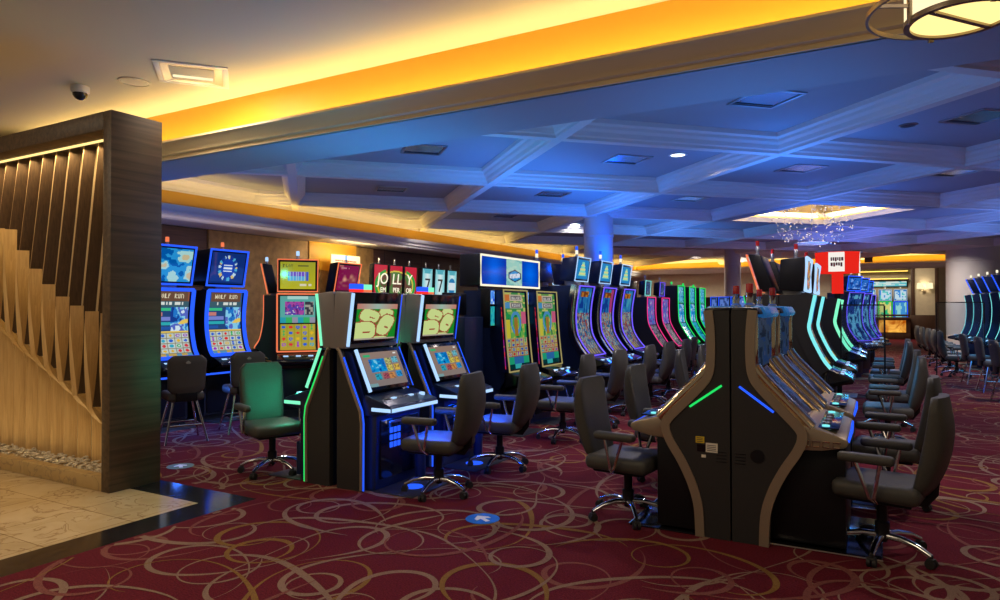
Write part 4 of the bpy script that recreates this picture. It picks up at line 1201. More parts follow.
# ------------------------------------------------------------------ near bank of blue slant machines
XS = -4.25
G1 = 'two-screen slant machines on the near left bank'
s = slant('blue lit slant machine nearest the camera, glowing keypad grid on its black door', (XS, 4.94, 0), 0, G1, boxtop='led_red', box='led_blue', s=1)
dup(s, (XS, 5.99, 0), 0, 'second blue lit slant machine, next behind the one with the open keypad door', G1)
g = slant('slant machine with green light strips, facing the green lit armchair', (XS - .05, 4.94, 0), pi, G1, led='led_mint', edge='led_green', box='led_mint', boxtop='led_orange', s=5, near=1)
dup(g, (XS - .05, 5.99, 0), pi, 'green lit slant machine mostly hidden behind the second blue slant machine', G1)

# ------------------------------------------------------------------ hourglass chrome bank
XC = -.885
G2 = 'chrome machines with hourglass ends'
c = chrome_machine('chrome machine on the right of the hourglass bank, nearest, with blue slanted end light', (XC + .003, 5.34, 0), 0, G2, 'led_blue', end=True)
dup(c, (XC + .003, 6.55, 0), 0, 'second chrome machine on the right side of the hourglass bank', G2)
c2 = chrome_machine('chrome machine on the left of the hourglass bank, nearest, with green slanted end light', (XC - .003, 5.34, 0), pi, G2, 'led_green', end=True, low=.52)
# stickers on the green end of the nearest left machine (its local +y side faces the camera)
b = MB(); y = .504
b.box(.175, .235, y - .004, y, .655, .70, 'yellow_ink'); b.box(.17, .225, y - .004, y, .595, .645, 'glossy'); b.box(.085, .165, y - .004, y, .595, .66, 'paper'); b.box(.165, .195, y - .004, y, .555, .575, 'paper')
for i in range(3): b.box(.185, .228, y - .001, y + .0015, .664 + .012 * i, .668 + .012 * i, 'ink')
for i in range(4): b.box(.095, .155, y - .001, y + .0015, .606 + .012 * i, .610 + .012 * i, 'ink')
b.build('label_plate', c2, label='yellow and cream warning stickers')
b = MB(); b.lathe([(.045, 0), (.045, .004), (.002, .005)], 'black', 24)
o = b.build('speaker_grille', c); o.location = (.17, -.503, .60); o.rotation_euler = (pi / 2, 0, 0)
dup(c2, (XC - .003, 6.55, 0), pi, 'second chrome machine on the left side of the hourglass bank', G2)

# ------------------------------------------------------------------ portrait machines under the big blue display
G3 = 'green portrait machines under the wide display'
WP = [(.42, .80), (.37, 1.25), (.33, 1.84)]
wk = dict(w=.66, prof=WP, back=-.24, front=.30, body='navy', trim='led_gold', trim_r=.010, pics=[pic_green(3)], nuv=(48, 120), deck=(.3, .72))
w1 = upright('green portrait machine with gold rim, left one under the wide blue display', (-4.47, 7.78, 0), 0, G3, **wk)
wk['pics'] = [pic_green(8)]
w2 = upright('green portrait machine with gold rim, right one under the wide blue display', (-4.47, 8.74, 0), 0, G3, **wk)
for t_ in (w1, w2):
    b = MB(); b.sheet([(.335, 1.62), (.40, .84)], -.36, -.345 + .03, pic_plain(4, [(.3, .0, .03), (.75, .03, .04), (.35, .02, .3), (.9, .2, .1)], None, fr=8), 3, 40, 'screen')
    b.build('side_strip', t_, label='red flashing side strip')
    b = MB(); b.box(.10, .24, -.47, -.35, 1.36, 1.86, 'black', .01); k_ = b.build('player_screen', t_, label='narrow side screen box')
    b = MB(); b.sheet([(.244, 1.83), (.244, 1.66)], -.46, -.36, pic_plain(6, [(.02, .1, .8), (.1, .35, 1), (.6, .8, 1)], None, fr=3), 8, 10, 'screen'); b.sheet([(.244, 1.63), (.244, 1.39)], -.46, -.36, pic_plain(9, [(.01, .25, .35), (.02, .45, .5), (.05, .5, .35)], None, fr=4), 8, 14, 'screen')
    b.build('screen', k_, label='blue lit screen')
def display():
    t = thing('overhead_display', 'wide blue display with cream light border above the green portrait machines', 'display', (-4.60, 8.58, 0))
    b = MB(); b.box(-.32, 0, -.90, .90, 1.905, 2.34, 'black', .015); b.build('housing', t)
    b = MB(); b.sheet([(.006, 2.31), (.006, 1.935)], -.86, .86, pic_sign(2), 110, 40, 'screen'); b.build('screen', t, label='blue screen with teal badge')
    b = MB(); y, z0, z1 = .885, 1.92, 2.325; b.tube([(.01, -y, z0), (.01, y, z0), (.01, y, z1), (.01, -y, z1)], .015, 'led_white', n=8, closed=True); b.build('light_border', t, label='cream light border')
    for yy in (-.55, .5):
        b = MB(); b.box(-.22, -.14, yy - .04, yy + .04, 0, 1.91, 'steel', .01); b.build('post', t)
display()
# monitor seen from behind, left of the portrait machines
t = thing('slot_machine', 'dark navy machine back with a black flat monitor, left of the green portrait machines', 'slot machine', (-4.72, 7.05, 0), pi)
b = MB(); b.box(-.42, .3, -.22, .22, 0, 1.5, 'navy', .01); b.build('cabinet', t)
b = MB(); b.box(-.16, -.10, -.24, .24, 1.52, 1.80, 'black', .01); b.box(-.1, -.04, -.05, .05, 1.45, 1.7, 'steel', .005); b.build('monitor', t)
b = MB(); b.prism([(.28, .78), (.5, .74), (.5, .66), (.28, .6)], -.22, .22, 'glossy', .006); b.build('button_deck', t)

# ------------------------------------------------------------------ tall blue curved machines
G4 = 'tall blue curved machines behind the portrait pair'
BP = [(.46, .86), (.34, 1.0), (.23, 1.2), (.20, 1.45), (.22, 1.7), (.27, 1.96)]
bk = dict(w=.62, prof=BP, back=-.26, front=.24, body='navy', trim='led_purple', trim_r=.012, nuv=(26, 64), deck=(.3, .74), rail='chrome')
names = ['left one, nearest the wide blue display', 'middle one of the three with purple rims', 'right one, nearest the red and green machines']
for i, y in enumerate((10.02, 11.08, 12.14)):
    tp = dict(z0=2.03, z1=2.42, x0=.18, x1=.24, d=.26, w=.56, pic=pic_tower(i), trim='led_ice', r=.009, nuv=(18, 18), body='navy', cap='led_blue', beacon='led_white')
    upright('tall blue curved machine, ' + names[i], (-4.30, y, 0), 0, G4, pics=[pic_blue(3 + i)], topper=tp, **bk)
tp = dict(z0=2.03, z1=2.42, x0=.18, x1=.24, d=.26, w=.56, pic=pic_tower(5), trim='led_ice', r=.009, nuv=(10, 10), body='navy', cap='led_blue', beacon='led_white')
b0 = upright('tall blue machine seen from behind, black topper beside the right end of the wide display', (-4.93, 10.30, 0), pi, G4, pics=[pic_blue(20)], topper=tp, **bk)
dup(b0, (-4.93, 11.4, 0), pi, 'blue machine seen from behind between the middle curved machine and the blue column', G4)

# ------------------------------------------------------------------ red, then green edged machines further along
G5 = 'curved machines with coloured edges along the middle aisle'
RP = [(.60, .76), (.47, .90), (.27, 1.24), (.23, 1.5), (.23, 1.84)]
for i, y in enumerate((14.15, 15.25)):
    tp = dict(z0=1.88, z1=2.2, x0=.16, x1=.18, d=.14, w=.40, pic=pic_plain(i + 3, [(.02, .03, .1), (.05, .1, .25), (.3, .3, .4)], None, fr=5), trim='led_cyan' if i == 0 else 'led_purple', r=.008, nuv=(12, 10), beacon='steel')
    upright(('first' if i == 0 else 'second') + ' pink edged machine after the tall blue curved ones', (-4.45, y, 0), 0, G5, w=.62, prof=RP, back=-.3, front=.3, trim='led_pink', trim_r=.011,
            pics=[pic_plain(2 + i, [(.06, .05, .1), (.2, .18, .25), (.05, .05, .08), (.3, .25, .2)], None, fr=7), pic_plain(7 + i, [(.12, .04, .3), (.05, .15, .5), (.25, .1, .45), (.4, .4, .6)], None, fr=6)], splits=(1.25,), nuv=(20, 36), topper=tp, deck=(.3, .84))
gp = None
for i, (y, lab) in enumerate(((16.7, 'first green edged machine after the pink edged pair'), (17.85, 'middle one of the three green edged machines'), (19.0, 'last green edged machine, beside the hourglass bank top'))):
    if gp is None:
        gp = upright(lab, (-4.45, y, 0), 0, G5, w=.66, prof=RP[:-1] + [(.22, 2.16)], back=-.3, front=.3, trim='led_green', trim_r=.013,
            pics=[pic_plain(12, [(.0, .15, .25), (.02, .4, .6), (.02, .2, .3)], None, fr=5), pic_plain(13, [(.01, .15, .45), (.02, .35, .75), (.4, .6, .8), (.02, .2, .5)], None, fr=6), pic_plain(15, [(.02, .25, .5), (.1, .5, .7), (.02, .3, .2)], None, fr=5)], splits=(1.25, 1.72), nuv=(20, 46), deck=(.3, .84))
        beacon(gp, 0, 2.16, 0, 'led_green', .1)
    else: dup(gp, (-4.45, y, 0), 0, lab, G5)
for i, y in enumerate((14.0, 15.1)):
    t = thing('slot_machine', ('first' if i == 0 else 'second') + ' black machine back with a framed monitor, between the blue curved and pink edged machines', 'slot machine', (-5.1, y, 0), pi, G5)
    b = MB(); b.box(-.3, .3, -.3, .3, 0, 1.75, 'body', .01); b.build('cabinet', t)
    b = MB(); b.box(-.2, -.12, -.26, .26, 1.8, 2.25, 'black', .01); b.build('topper', t)
    beacon(t, .1, 1.75, 0, 'led_white', .1)
G6 = 'small blue machines far behind the hourglass bank'
bp_ = None
for i, (px, Y) in enumerate(((716, 21.5), (724, 21.5), (736, 21.5))):
    lab = ('left', 'middle', 'right')[i] + ' one of three small blue machines far behind the hourglass bank'
    if bp_ is None: bp_ = upright(lab, pos(px, Y), radians(-60), G6, w=.5, prof=[(.3, .8), (.24, 1.3), (.24, 1.95)], trim='led_blue', pics=[pic_plain(3, [(.02, .05, .2), (.1, .2, .6), (.6, .7, .9)], None)], nuv=(12, 24))
    else: dup(bp_, pos(px, Y), radians(-60), lab, G6)

# ------------------------------------------------------------------ tall black bank with cyan strips
XT = -1.0
G7 = 'tall black machines with cyan light strips'
TP = [(.52, .90), (.43, 1.03), (.30, 1.33), (.31, 1.5), (.36, 1.76)]
tk = dict(w=.74, prof=TP, back=-.0, front=.30, trim='led_cyan', trim_r=.022, trim_sides=(-1,), pics=[pic_blue(41), pic_blue(44)], nuv=(24, 40), deck=(.3, .76), trim_top=False)
tp = dict(z0=1.80, z1=2.2, x0=.27, x1=.29, d=.28, w=.66, pic=pic_plain(5, [(.5, .5, .45), (.6, .3, .1), (.1, .1, .15), (.6, .05, .05)], None, fr=4), trim='led_ice', r=.02, nuv=(12, 10), cap='red_cap', beacon='steel')
tm = upright('tall black machine with cyan strips, right side, nearest behind the hourglass bank', (XT, 8.88, 0), 0, G7, topper=tp, **tk)
dup(tm, (XT, 10.25, 0), 0, 'second tall black machine with cyan strips, right side of its bank', G7)
tp2 = dict(z0=1.80, z1=2.26, x0=.22, x1=.36, d=.16, w=.62, pic=pic_plain(5, [(.75, .75, .7), (.85, .2, .2), (.8, .85, .8)], None, fr=3), trim='led_orange', r=.010, nuv=(12, 10), cap='red_cap', beacon='steel')
tk['trim'] = 'led_green'; tk['trim_r'] = .010; tk['trim_sides'] = (1,)
tl = upright('tall black machine leaning its lit topper left, nearest above the hourglass bank', (XT - .01, 8.88, 0), pi, G7, topper=tp2, **tk)
dup(tl, (XT - .01, 10.25, 0), pi, 'second tall black machine leaning its topper left, behind the hourglass bank', G7)
# mint lit pair under the red sign, blue pair beyond
G8 = 'lit machines along the right hand aisle beyond the cyan bank'
tk['trim'] = 'led_mint'; tk['trim_r'] = .026; tk['trim_sides'] = (-1,); tk['pics'] = [pic_blue(50)]
m1 = upright('mint lit machine under the hanging red sign', (-.92, 12.75, 0), 0, G8, topper=None, **tk)
dup(m1, (-.92, 13.95, 0), 0, 'second mint lit machine just behind the one under the red sign', G8)
bk2 = dict(w=.60, prof=BP, back=-.26, front=.24, body='navy', trim='led_purple', trim_r=.008, nuv=(18, 40), deck=(.3, .74))
tpb = dict(z0=2.0, z1=2.34, x0=.2, x1=.25, d=.2, w=.54, pic=pic_plain(9, [(.01, .05, .3), (.02, .15, .6), (.2, .4, .9)], None), trim='led_blue', r=.012, nuv=(10, 10), body='navy')
x, y, _ = pos(850, 17.5); bb = upright('blue outlined machine right of the red sign, its face turned to the aisle', (x - .1, y, 0), radians(-30), G8, pics=[pic_plain(2, [(.0, .01, .06), (.01, .04, .2), (.10, .35, .55), (.0, .02, .1)], None, fr=6)], topper=tpb, **bk2)
x, y, _ = pos(857, 17.6); dup(bb, (x - .1, y + 1.2, 0), radians(-30), 'second blue outlined machine just right of the first one beside the red sign', G8)
x, y, _ = pos(884, 21.0); dup(bb, (x - .6, y, 0), radians(-50), 'blue machine beyond the dark chairs, lowest before the far counter', G8)
def red_sign():
    t = thing('hanging_sign', 'red octagonal casino sign with white panels on a red post', 'sign', (-.60, 13.3, 0))
    b = MB(); n = 8; R = .36
    for z0, z1, mat in ((2.22, 2.58, 'led_sign'),):
        ring = [(R * cos(2 * pi * (j + .5) / n), R * sin(2 * pi * (j + .5) / n)) for j in range(n)]
        b.loft([[(x, y, z0) for x, y in ring], [(x * 1.06, y * 1.06, z1) for x, y in ring]], mat)
    b.build('sign_body', t, label='lit red drum')
    a0 = -pi / 2 - radians(8)
    for i, a in enumerate((radians(-112.5), radians(-22.5))):
        pass
    for i, a in enumerate((-3 * pi / 8 - pi / 8, 0.0)):
        ap = R * cos(pi / 8) * 1.035
        m = Matrix.Rotation(a, 4, 'Z')
        b = MB(); b.box(ap - .004, ap + .010, -.125, .125, 2.235, 2.57, 'led_panel', tf=m); p = b.build('white_panel', t, label='lit white panel with red script')
        b = MB(); rnd = random.Random(i + 3)
        for z, hh in ((2.42, .06), (2.33, .06)):
            yy = -.09
            while yy < .085:
                w_ = rnd.uniform(.02, .035); b.box(ap + .010, ap + .014, yy, yy + w_, z + rnd.uniform(-.012, .012), z + hh, 'red_ink', tf=m); yy += w_ + .008
        b.build('script', p)
    b = MB(); b.box(-.09, .09, -.09, .09, 1.86, 2.22, 'led_sign'); b.box(-.05, .05, -.05, .05, 0, 1.86, 'black'); b.build('post', t, label='red lit neck on a dark post')
    b = MB(); b.lathe([(.40, 2.58), (.40, 2.60), (.002, 2.61)], 'steel', 24); b.build('cap', t)
M['led_sign'] = glow('sign_red', (1.0, .025, .015), .8); M['led_panel'] = glow('sign_white', (1.0, .93, .85), .95)
red_sign()

# ------------------------------------------------------------------ left wall: blue portrait machines
G9 = 'tall blue machines along the left wall'
LP = [(.46, .94), (.39, 1.05), (.33, 1.3), (.325, 1.55), (.37, 1.87)]
tpl = dict(z0=1.93, z1=2.46, x0=.33, x1=.44, d=.34, w=.66, pic=pic_wheel(2), trim='led_blue', r=.018, nuv=(46, 36), beacon='led_orange')
lk = dict(w=.64, prof=LP, back=-.40, front=.28, body='body', trim='led_blue', trim_r=.028, pics=[pic_wolf(4)], nuv=(52, 92), deck=(.3, .66), base_glow='led_blue')
l1 = upright('tall blue rimmed machine by the left wall with a round dial on its topper', (-8.62, 6.62, 0), 0, G9, topper=tpl, **lk)
lk['pics'] = [pic_wolf(9, top=(.3, .1, .05))]; tpl = dict(tpl, pic=pic_plain(7, [(.0, .1, .4), (.02, .3, .7), (.4, .7, .7), (.6, .5, .3)], None))
l2 = upright('tall blue rimmed machine partly cut off by the slatted screen', (-8.62, 5.74, 0), 0, G9, topper=tpl, **lk)
lk2 = dict(lk, nuv=(8, 10), pics=[pic_plain(1, [(.02, .05, .2)], None)] if False else [pic_wolf(5)])
dup(l2, (-9.30, 6.40, 0), pi, 'dark machine seen from behind between the two blue rimmed ones', G9)

# ------------------------------------------------------------------ orange rimmed pod
G10 = 'orange rimmed machines standing in a cluster'
OP = [(.44, .98), (.36, 1.12), (.31, 1.38), (.30, 1.6), (.30, 1.82)]
def otop(p): return dict(z0=1.85, z1=2.33, x0=.26, x1=.36, d=.16, w=.58, pic=p, trim='led_orange', r=.011, nuv=(56, 36), beacon='led_ice')
ok = dict(w=.58, prof=OP, back=-.16, front=.2, trim='led_orange', trim_r=.012, pics=[pic_orange_low(3), pic_orange_mid(4)], splits=(1.39,), nuv=(44, 70), deck=(.3, .66))
upright('orange rimmed machine with yellow topper facing the camera', (-7.60, 7.35, 0), radians(-42), G10, topper=otop(pic_orange_top(1)), **ok)
upright('orange rimmed machine seen from behind, left of the yellow topper one', (-8.50, 7.95, 0), radians(228), G10, topper=otop(pic_red_top(3)), **ok)
upright('orange rimmed machine with dark red topper, right of the yellow topper one', (-7.62, 8.12, 0), radians(3), G10, topper=otop(pic_red_top(8)), **ok)

# ------------------------------------------------------------------ tall toppers far left: red triple and turquoise sevens
G11 = 'narrow machines with tall toppers under the left cove'
nk = dict(w=.50, prof=[(.42, .8), (.34, 1.2), (.32, 1.74)], back=-.3, front=.22, trim=None, pics=[pic_blue(60)], nuv=(10, 16), deck=(.3, .62))
pj = pic_jolly(4)
for i, y in enumerate((11.62, 12.165, 12.71)):
    P = (lambda i: (lambda u, v: pj(u + i, v)))(i)
    t = upright(('left', 'middle', 'right')[i] + ' third of the red triple topper with big cream letters', (-9.78, y, 0), 0, G11, topper=dict(z0=1.78, z1=2.60, x0=.26, x1=.30, d=.12, w=.50, pic=P, nuv=(30, 50), beacon='steel', body='black'), **nk)
    m = face_px(.312, 0, 2.255)
    lettering(('JO', 'LL', 'Y')[i], .34, 'led_gold2' if 'led_gold2' in M else 'led_white', 'lettering', t, face_px(.30, (.05, 0, -.08)[i], 2.26), .003, 'CENTER', .15, label='pale yellow letters')
    lettering(('EM', 'PER', 'OR')[i], .15, 'led_white', 'lettering', t, face_px(.292, (.08, 0, -.08)[i], 2.02), .003, label='white letters')
for i, y in enumerate((13.38, 13.92, 14.46)):
    t = upright(('left turquoise topper with a black seven', 'right turquoise topper with a black seven', 'turquoise topper with a round blue badge')[i] + ' beyond the red triple', (-9.78, y, 0), 0, G11,
                topper=dict(z0=1.78, z1=2.60, x0=.26, x1=.30, d=.12, w=.46, pic=pic_reel7(i, 'badge' if i == 2 else ''), nuv=(24, 40), beacon='steel', body='black'), **nk)
    if i < 2: lettering('7', .46, 'ink', 'lettering', t, face_px(.296, 0, 2.16), .004, label='black seven')

# ------------------------------------------------------------------ right hand row of blue machines
G12 = 'row of blue machines at the right edge'
r0 = None
row3 = [(1010, 17.4), (1001, 18.4), (992, 19.4), (983, 20.4), (974, 21.4), (966, 22.4), (959, 23.4)]
rl = ['nearest, almost wholly cut off', 'cut by the right edge', 'second from the right edge', 'third from the right edge', 'fourth from the right edge', 'next to last, before the pale column', 'last, in front of the pale column']
tpr = dict(z0=2.02, z1=2.42, x0=.10, x1=.26, d=.2, w=.56, pic=pic_plain(9, [(.01, .06, .4), (.02, .2, .8), (.5, .6, .95), (.02, .1, .5)], None, fr=6), trim='led_blue', r=.012, nuv=(14, 12), body='navy')
for i, ((px, Y), lab) in enumerate(zip(row3, rl)):
    x, y, _ = pos(px, Y); lab = 'blue machine in the right hand row, ' + lab
    if r0 is None:
        r0 = upright(lab, (x + .45, y, 0), pi - .15, G12, w=.62, prof=[(.36, .88), (.28, 1.1), (.24, 1.4), (.24, 1.7), (.28, 1.96)], back=-.26, front=.24, body='navy', trim='led_cyan', trim_r=.010, pics=[pic_blue(70)], nuv=(16, 36), deck=(.3, .7), topper=tpr)
    else: dup(r0, (x + .45, y, 0), pi - .15, lab, G12)

# ------------------------------------------------------------------ far parlour behind the counter
G13 = 'bright machines in the far parlour behind the counter'
f0 = None
for i, (x, lab) in enumerate(((-1.1, 'leftmost, with white top'), (-.35, 'second, with blue top'), (.4, 'third, with green screen'), (1.1, 'rightmost, beside the cream panel'))):
    lab = 'bright machine behind the far counter, ' + lab
    tpf = dict(z0=2.0, z1=2.6, x0=.16, x1=.2, d=.14, w=.6, pic=pic_plain(20 + i, [(.05, .3, .8), (.6, .8, .9), (.1, .6, .6)], None, fr=3), trim='led_ice', r=.014, nuv=(8, 8))
    upright(lab, (x, YR - .42, 0), -pi / 2, G13, w=.62, prof=[(.34, .9), (.26, 1.3), (.24, 1.95)], back=-.2, front=.2, trim=('led_blue', 'led_ice', 'led_green', 'led_blue')[i], trim_r=.02,
            pics=[pic_plain(24 + i, ([(.05, .3, .6), (.3, .6, .8)], [(.02, .2, .6), (.4, .1, .2), (.3, .6, .8)], [(.02, .5, .2), (.7, .7, .2), (.9, .9, .8)], [(.05, .3, .7), (.3, .7, .7)])[i], None, fr=3)], nuv=(10, 20), topper=tpf)
t = thing('wall_sign', 'long teal lit sign above the far parlour machines', 'sign', (0, YR - .02, 2.75))
b = MB(); b.box(-1.5, 1.45, -.08, -.02, 0, .32, 'black', .01); b.build('housing', t)
b = MB(); b.sheet([(0, .29), (0, .03)], -1.0, 1.4, pic_plain(31, [(.2, .7, .65), (.7, .85, .8), (.1, .5, .6)], None, fr=6), 40, 5, 'screen'); o = b.build('screen', t); o.rotation_euler = (0, 0, -pi / 2); o.location = (0, -.085, 0)

# ------------------------------------------------------------------ chairs
A = 'charcoal armchairs at the machines'
def arm(lab, x, y, rz, src=[None]):
    if src[0] is None: src[0] = make_armchair(lab, (x, y, 0), rz, A); return src[0]
    return dup(src[0], (x, y, 0), rz, lab, A)
arm('charcoal armchair in front of the nearest blue slant machine', -3.34, 4.88, pi + .12)
arm('charcoal armchair in front of the second blue slant machine', -3.33, 5.95, pi + .10)
arm('charcoal armchair in front of the left green portrait machine', -3.36, 7.58, pi + .05)
arm('charcoal armchair in front of the right green portrait machine', -3.34, 8.72, pi - .05)
arm('charcoal armchair at the left tall blue curved machine', -3.30, 9.95, pi)
arm('charcoal armchair at the middle tall blue curved machine', -3.30, 11.05, pi - .1)
arm('charcoal armchair at the right tall blue curved machine', -3.30, 12.15, pi)
arm('armchair lit green, left of the near slant bank and facing it', -5.19, 4.70, radians(-22))
arm('large charcoal armchair left of the hourglass bank, nearest the camera', -1.68, 5.02, radians(-6))
arm('second charcoal armchair left of the hourglass bank', -1.72, 6.32, radians(-4))
arm('third charcoal armchair left of the hourglass bank, just over its shoulder', -1.95, 9.0, radians(6))
arm('fourth charcoal armchair on the left side, half hidden by the hourglass bank', -1.95, 10.3, 0)
arm('large charcoal armchair right of the hourglass bank, nearest the camera', .02, 5.07, pi - .20)
arm('second charcoal armchair right of the hourglass bank', .06, 6.42, pi - .10)
arm('charcoal armchair in front of the first cyan strip machine', .10, 8.9, pi)
arm('charcoal armchair in front of the second cyan strip machine', .12, 10.35, pi - .05)
arm('charcoal armchair in front of the mint lit machine by the red sign', .12, 12.7, pi)
arm('charcoal armchair behind the one at the mint lit machine', .14, 13.95, pi)
for i, (px, Y) in enumerate(((956, 19.0), (949, 20.4), (942, 21.9), (935, 23.4), (929, 24.8))):
    x, y, _ = pos(px, Y)
    arm('charcoal armchair in the right hand row, ' + ('first after the stools', 'second after the stools', 'third after the stools', 'next to last', 'last, by the cream panel')[i], x, y, .1)
S_ = 'chrome legged bar stools'
def stool(lab, x, y, rz, src=[None]):
    if src[0] is None: src[0] = make_stool(lab, (x, y, 0), rz, S_); return src[0]
    return dup(src[0], (x, y, 0), rz, lab, S_)
stool('bar stool nearest the slatted screen, at the cut-off blue machine', -7.40, 5.30, pi - .42)
stool('bar stool in front of the dial topped blue machine', -7.32, 6.12, pi - .42)
stool('bar stool at the first pink edged machine', -3.36, 13.3, pi)
stool('bar stool at the second pink edged machine', -3.36, 14.7, pi - .1)
stool('bar stool at the first green edged machine', -3.34, 16.6, pi)
stool('bar stool at the middle green edged machine', -3.34, 17.8, pi)
for i, (px, Y) in enumerate(((1000, 14.3), (984, 15.8), (968, 17.4))):
    x, y, _ = pos(px, Y)
    stool('bar stool in the right hand row, ' + ('cut by the right edge', 'second from the right edge', 'third from the right edge'  )[i], x + .15, y, .15)

# ------------------------------------------------------------------ clear dividers, floor stickers
def divider(lab, x0, x1, y, z0, z1):
    t = thing('acrylic_divider', lab, 'divider', ((x0 + x1) / 2, y, 0), 0, 'clear dividers on dark posts'); h = (x1 - x0) / 2
    b = MB(); b.box(-h, h, -.004, .004, z0, z1, 'acrylic'); b.build('pane', t, label='clear pane')
    for s in (-1, 1):
        b = MB(); b.box(s * h - .012, s * h + .012, -.012, .012, 0, z1, 'black'); b.box(s * h - .1, s * h + .1, -.1, .1, 0, .015, 'black', .004); b.build('post', t)
    b = MB(); b.box(-h, h, -.012, .012, z1, z1 + .02, 'black'); b.build('top_rail', t)
divider('clear divider with dark top rail in the right hand aisle before the mint lit machines', -.48, .10, 11.55, .95, 1.64)
x0 = pos(936, 18.2)[0]; x1 = pos(984, 18.2)[0]
divider('clear divider with dark top rail in front of the right hand row', x0, x1, 18.2, 1.0, 1.72)
def sticker(lab, x, y, mat, rz):
    t = thing('floor_sticker', lab, 'sticker', (x, y, .0035), rz, 'round stickers on the carpet')
    b = MB(); b.lathe([(.13, 0), (.13, .0015), (.002, .0018)], mat, 36); b.build('disc', t)
    b = MB(); b.prism([(-.018, -.08), (.018, -.08), (.018, .0), (.06, -.02), (.06, .02), (0, .08), (-.06, .02), (-.06, -.02), (-.018, .0)], .0018, .0028, 'white_ink' if mat == 'blue_sticker' else 'white_ink', axis='Z'); b.build('arrow', t, label='white arrow')
sticker('round blue floor sticker with a white arrow on the open carpet', -2.63, 4.43, 'blue_sticker', radians(60))
sticker('dull green round floor sticker near the slatted screen', -6.20, 4.42, 'green_sticker', radians(60))
# ------------------------------------------------------------------ light
WARM = (1.0, .65, .17); NEUT = (1.0, .86, .70); BLUE = (.06, .26, 1.0)
UP = (pi, 0, 0)
# entry cove: hidden strip behind the crown washes the gold band and the cream ceiling
area('cove_strip_front', (-1.0, 4.83, 3.47), 17, .06, 84, (1.0, .74, .32), UP)
area('cove_strip_left', (-9.35, 17.0, 3.26), .06, 24, 62, WARM, UP)
area('cove_strip_far', (-.5, YF - .52, 3.36), 18, .06, 90, WARM, UP)
hc = Vector((GX, GY + 3 * DY, 0))
for k in range(4):
    a, c = Vector((*wide[k], 0)), Vector((*wide[(k + 1) % 4], 0)); mid = (a + c) / 2; d = c - a
    q = hc + (mid - hc) * .955
    area('coffer_strip', (q.x, q.y, ZH + .13), d.length * .85, .05, 14, (1.0, .74, .34), (pi, 0, atan2(d.y, d.x)))
# entry hall lamps
area('entry_lamp', (-5.83, 4.27, 3.87), .4, .4, 18, NEUT)
area('hall_lamp', (-3.0, .5, 3.85), 2.2, 2.2, 70, (1.0, .80, .55))
area('hall_lamp', (-7.5, 1.0, 3.85), 2.0, 2.0, 60, (1.0, .80, .55))
area('hall_lamp', (1.8, 1.5, 3.85), 1.6, 1.6, 36, (1.0, .80, .60))
area('slat_strip', (-7.45, 3.68, 3.15), 3.1, .06, 30, (1.0, .70, .30))
area('slat_strip', (-7.45, 3.58, .14), 3.1, .05, 5, (1.0, .74, .36), UP)
point('pendant_bulb', (.335, 3.62, 3.0), 6, (1, .8, .45), .1)
# small ceiling lamps in the coffers
for i, (x, y, e) in enumerate(((-2.35, 9.18, 40), (-6.5, 15.4, 40), (-8.3, 12.5, 30), (1.1, 20.5, 50), (1.35, 24.6, 40), (-6.3, 25.4, 40), (-2.1, 20.4, 40), (-7.6, 8.2, 26), (-5.0, 7.0, 22), (1.5, 8.0, 26), (-1.0, 7.0, 20), (2.5, 14, 40))):
    area('coffer_lamp', (x, y, ZC - .03), .22, .22, e * 1.5, (1.0, .87, .80), (0, 0, 0), radians(150))
# added upward blue area lights washing the ceiling, as glow from the banks
for x, y, sx, sy, e, c in ((-4.3, 5.6, .5, 2.0, 24, (.05, .40, 1.0)), (-4.5, 8.6, .4, 1.6, 20, BLUE), (-4.5, 11.0, .5, 3.0, 34, BLUE), (-4.5, 16.5, .5, 5, 40, (.12, .30, 1.0)), (-.9, 6.0, .3, 2.2, 16, (.10, .35, 1.0)), (-1.0, 9.5, .4, 2.2, 26, BLUE),
                           (-.8, 14.0, .6, 3, 30, (.14, .25, 1.0)), (2.4, 18.0, .5, 6, 36, (.22, .30, 1.0)), (-8.3, 6.2, .5, 1.6, 12, (.14, .25, 1.0)), (-.6, 20, 1, 6, 40, (.30, .24, 1.0)), (3.2, 10.0, 1.0, 4, 26, BLUE)):
    area('bank_fill', (x, y, 2.66 if y > 6.6 else 2.0), max(sx, 1.4), max(sy, 2.4), e * 1.2, (c[0] * .45, c[1] * .85, c[2]), UP)
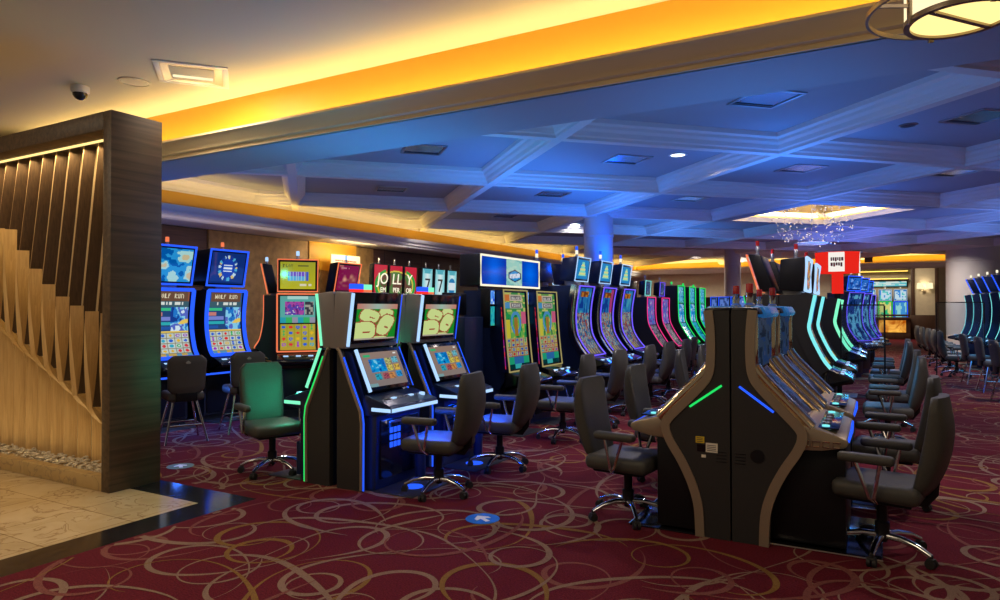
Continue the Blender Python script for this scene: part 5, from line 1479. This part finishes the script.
# added lights standing in for spill from the near machines' trays and strips
area('tray_fill', (-3.60, 4.95, .70), .6, .1, 16, (.0, .08, 1.0), (0, 0, 0))
area('tray_fill', (-3.60, 6.0, .70), .6, .1, 16, (.0, .08, 1.0), (0, 0, 0))
point('green_fill', (-4.95, 4.80, .84), 9, (.0, 1.0, .55), .05)
area('belly_fill', (-7.9, 6.62, .68), .5, .1, 9, (.05, .2, 1.0), (0, radians(-30), 0))
area('belly_fill', (-7.9, 5.70, .68), .5, .1, 9, (.05, .2, 1.0), (0, radians(-30), 0))
point('sconce_bulb', (2.16, YR - 1.35, 2.75), 12, (1, .8, .5), .15)
area('parlour_lamp', (0, YR - 3.5, 4.5), 2.5, 2.5, 160, (1.0, .85, .65))
for x in (-8, -5, -2.5): area('far_wall_fill', (x, YF - 1.4, ZC - .03), .6, .3, 110, (1.0, .88, .72), (radians(-35), 0, 0))  # added lights without fixtures, brightening the cream far wall
area('niche_fill', (XW + .8, 10.95, 2.95), .3, 1.2, 22, (1.0, .75, .4), (0, radians(55), 0))  # added light out in front of the wall, brightening niche and notice
area('wall_fill', (-9.35, 8.5, 2.95), .1, 8, 6, (1.0, .72, .5), (0, radians(50), 0))  # added strip without a fixture, lifting the brown wall
point('column_fill', (-4.62, 12.85, 2.70), 22, (.0, .08, 1.0), .15)  # added blue point light tinting the column
for x, y in ((-3.6, 7.8), (-3.6, 8.8), (-3.6, 10), (-3.6, 11), (-3.6, 12)): area('deck_fill', (x, y, .82), .5, .1, 3, (.02, .15, 1.0), (0, radians(-20), 0))  # added blue lights by the decks, in place of their spill
for x, y in ((-.2, 9), (-.2, 10.3), (-.15, 12.8), (-.15, 14)): area('deck_fill', (x, y, .9), .5, .1, 4, (.04, .4, .9), (0, radians(-20), 0))
for px, Y in ((1004, 15.5), (980, 17.5), (962, 19.8), (948, 22.2)):
    q = pos(px, Y); area('row_fill', (q[0] + .2, q[1], 1.25), .6, 1.6, 9, (.02, .40, .9))  # added light tinting the seats of this row blue
area('aisle_spill', (-.1, 15.5, 1.4), .8, 3, 12, (.03, .25, 1.0))
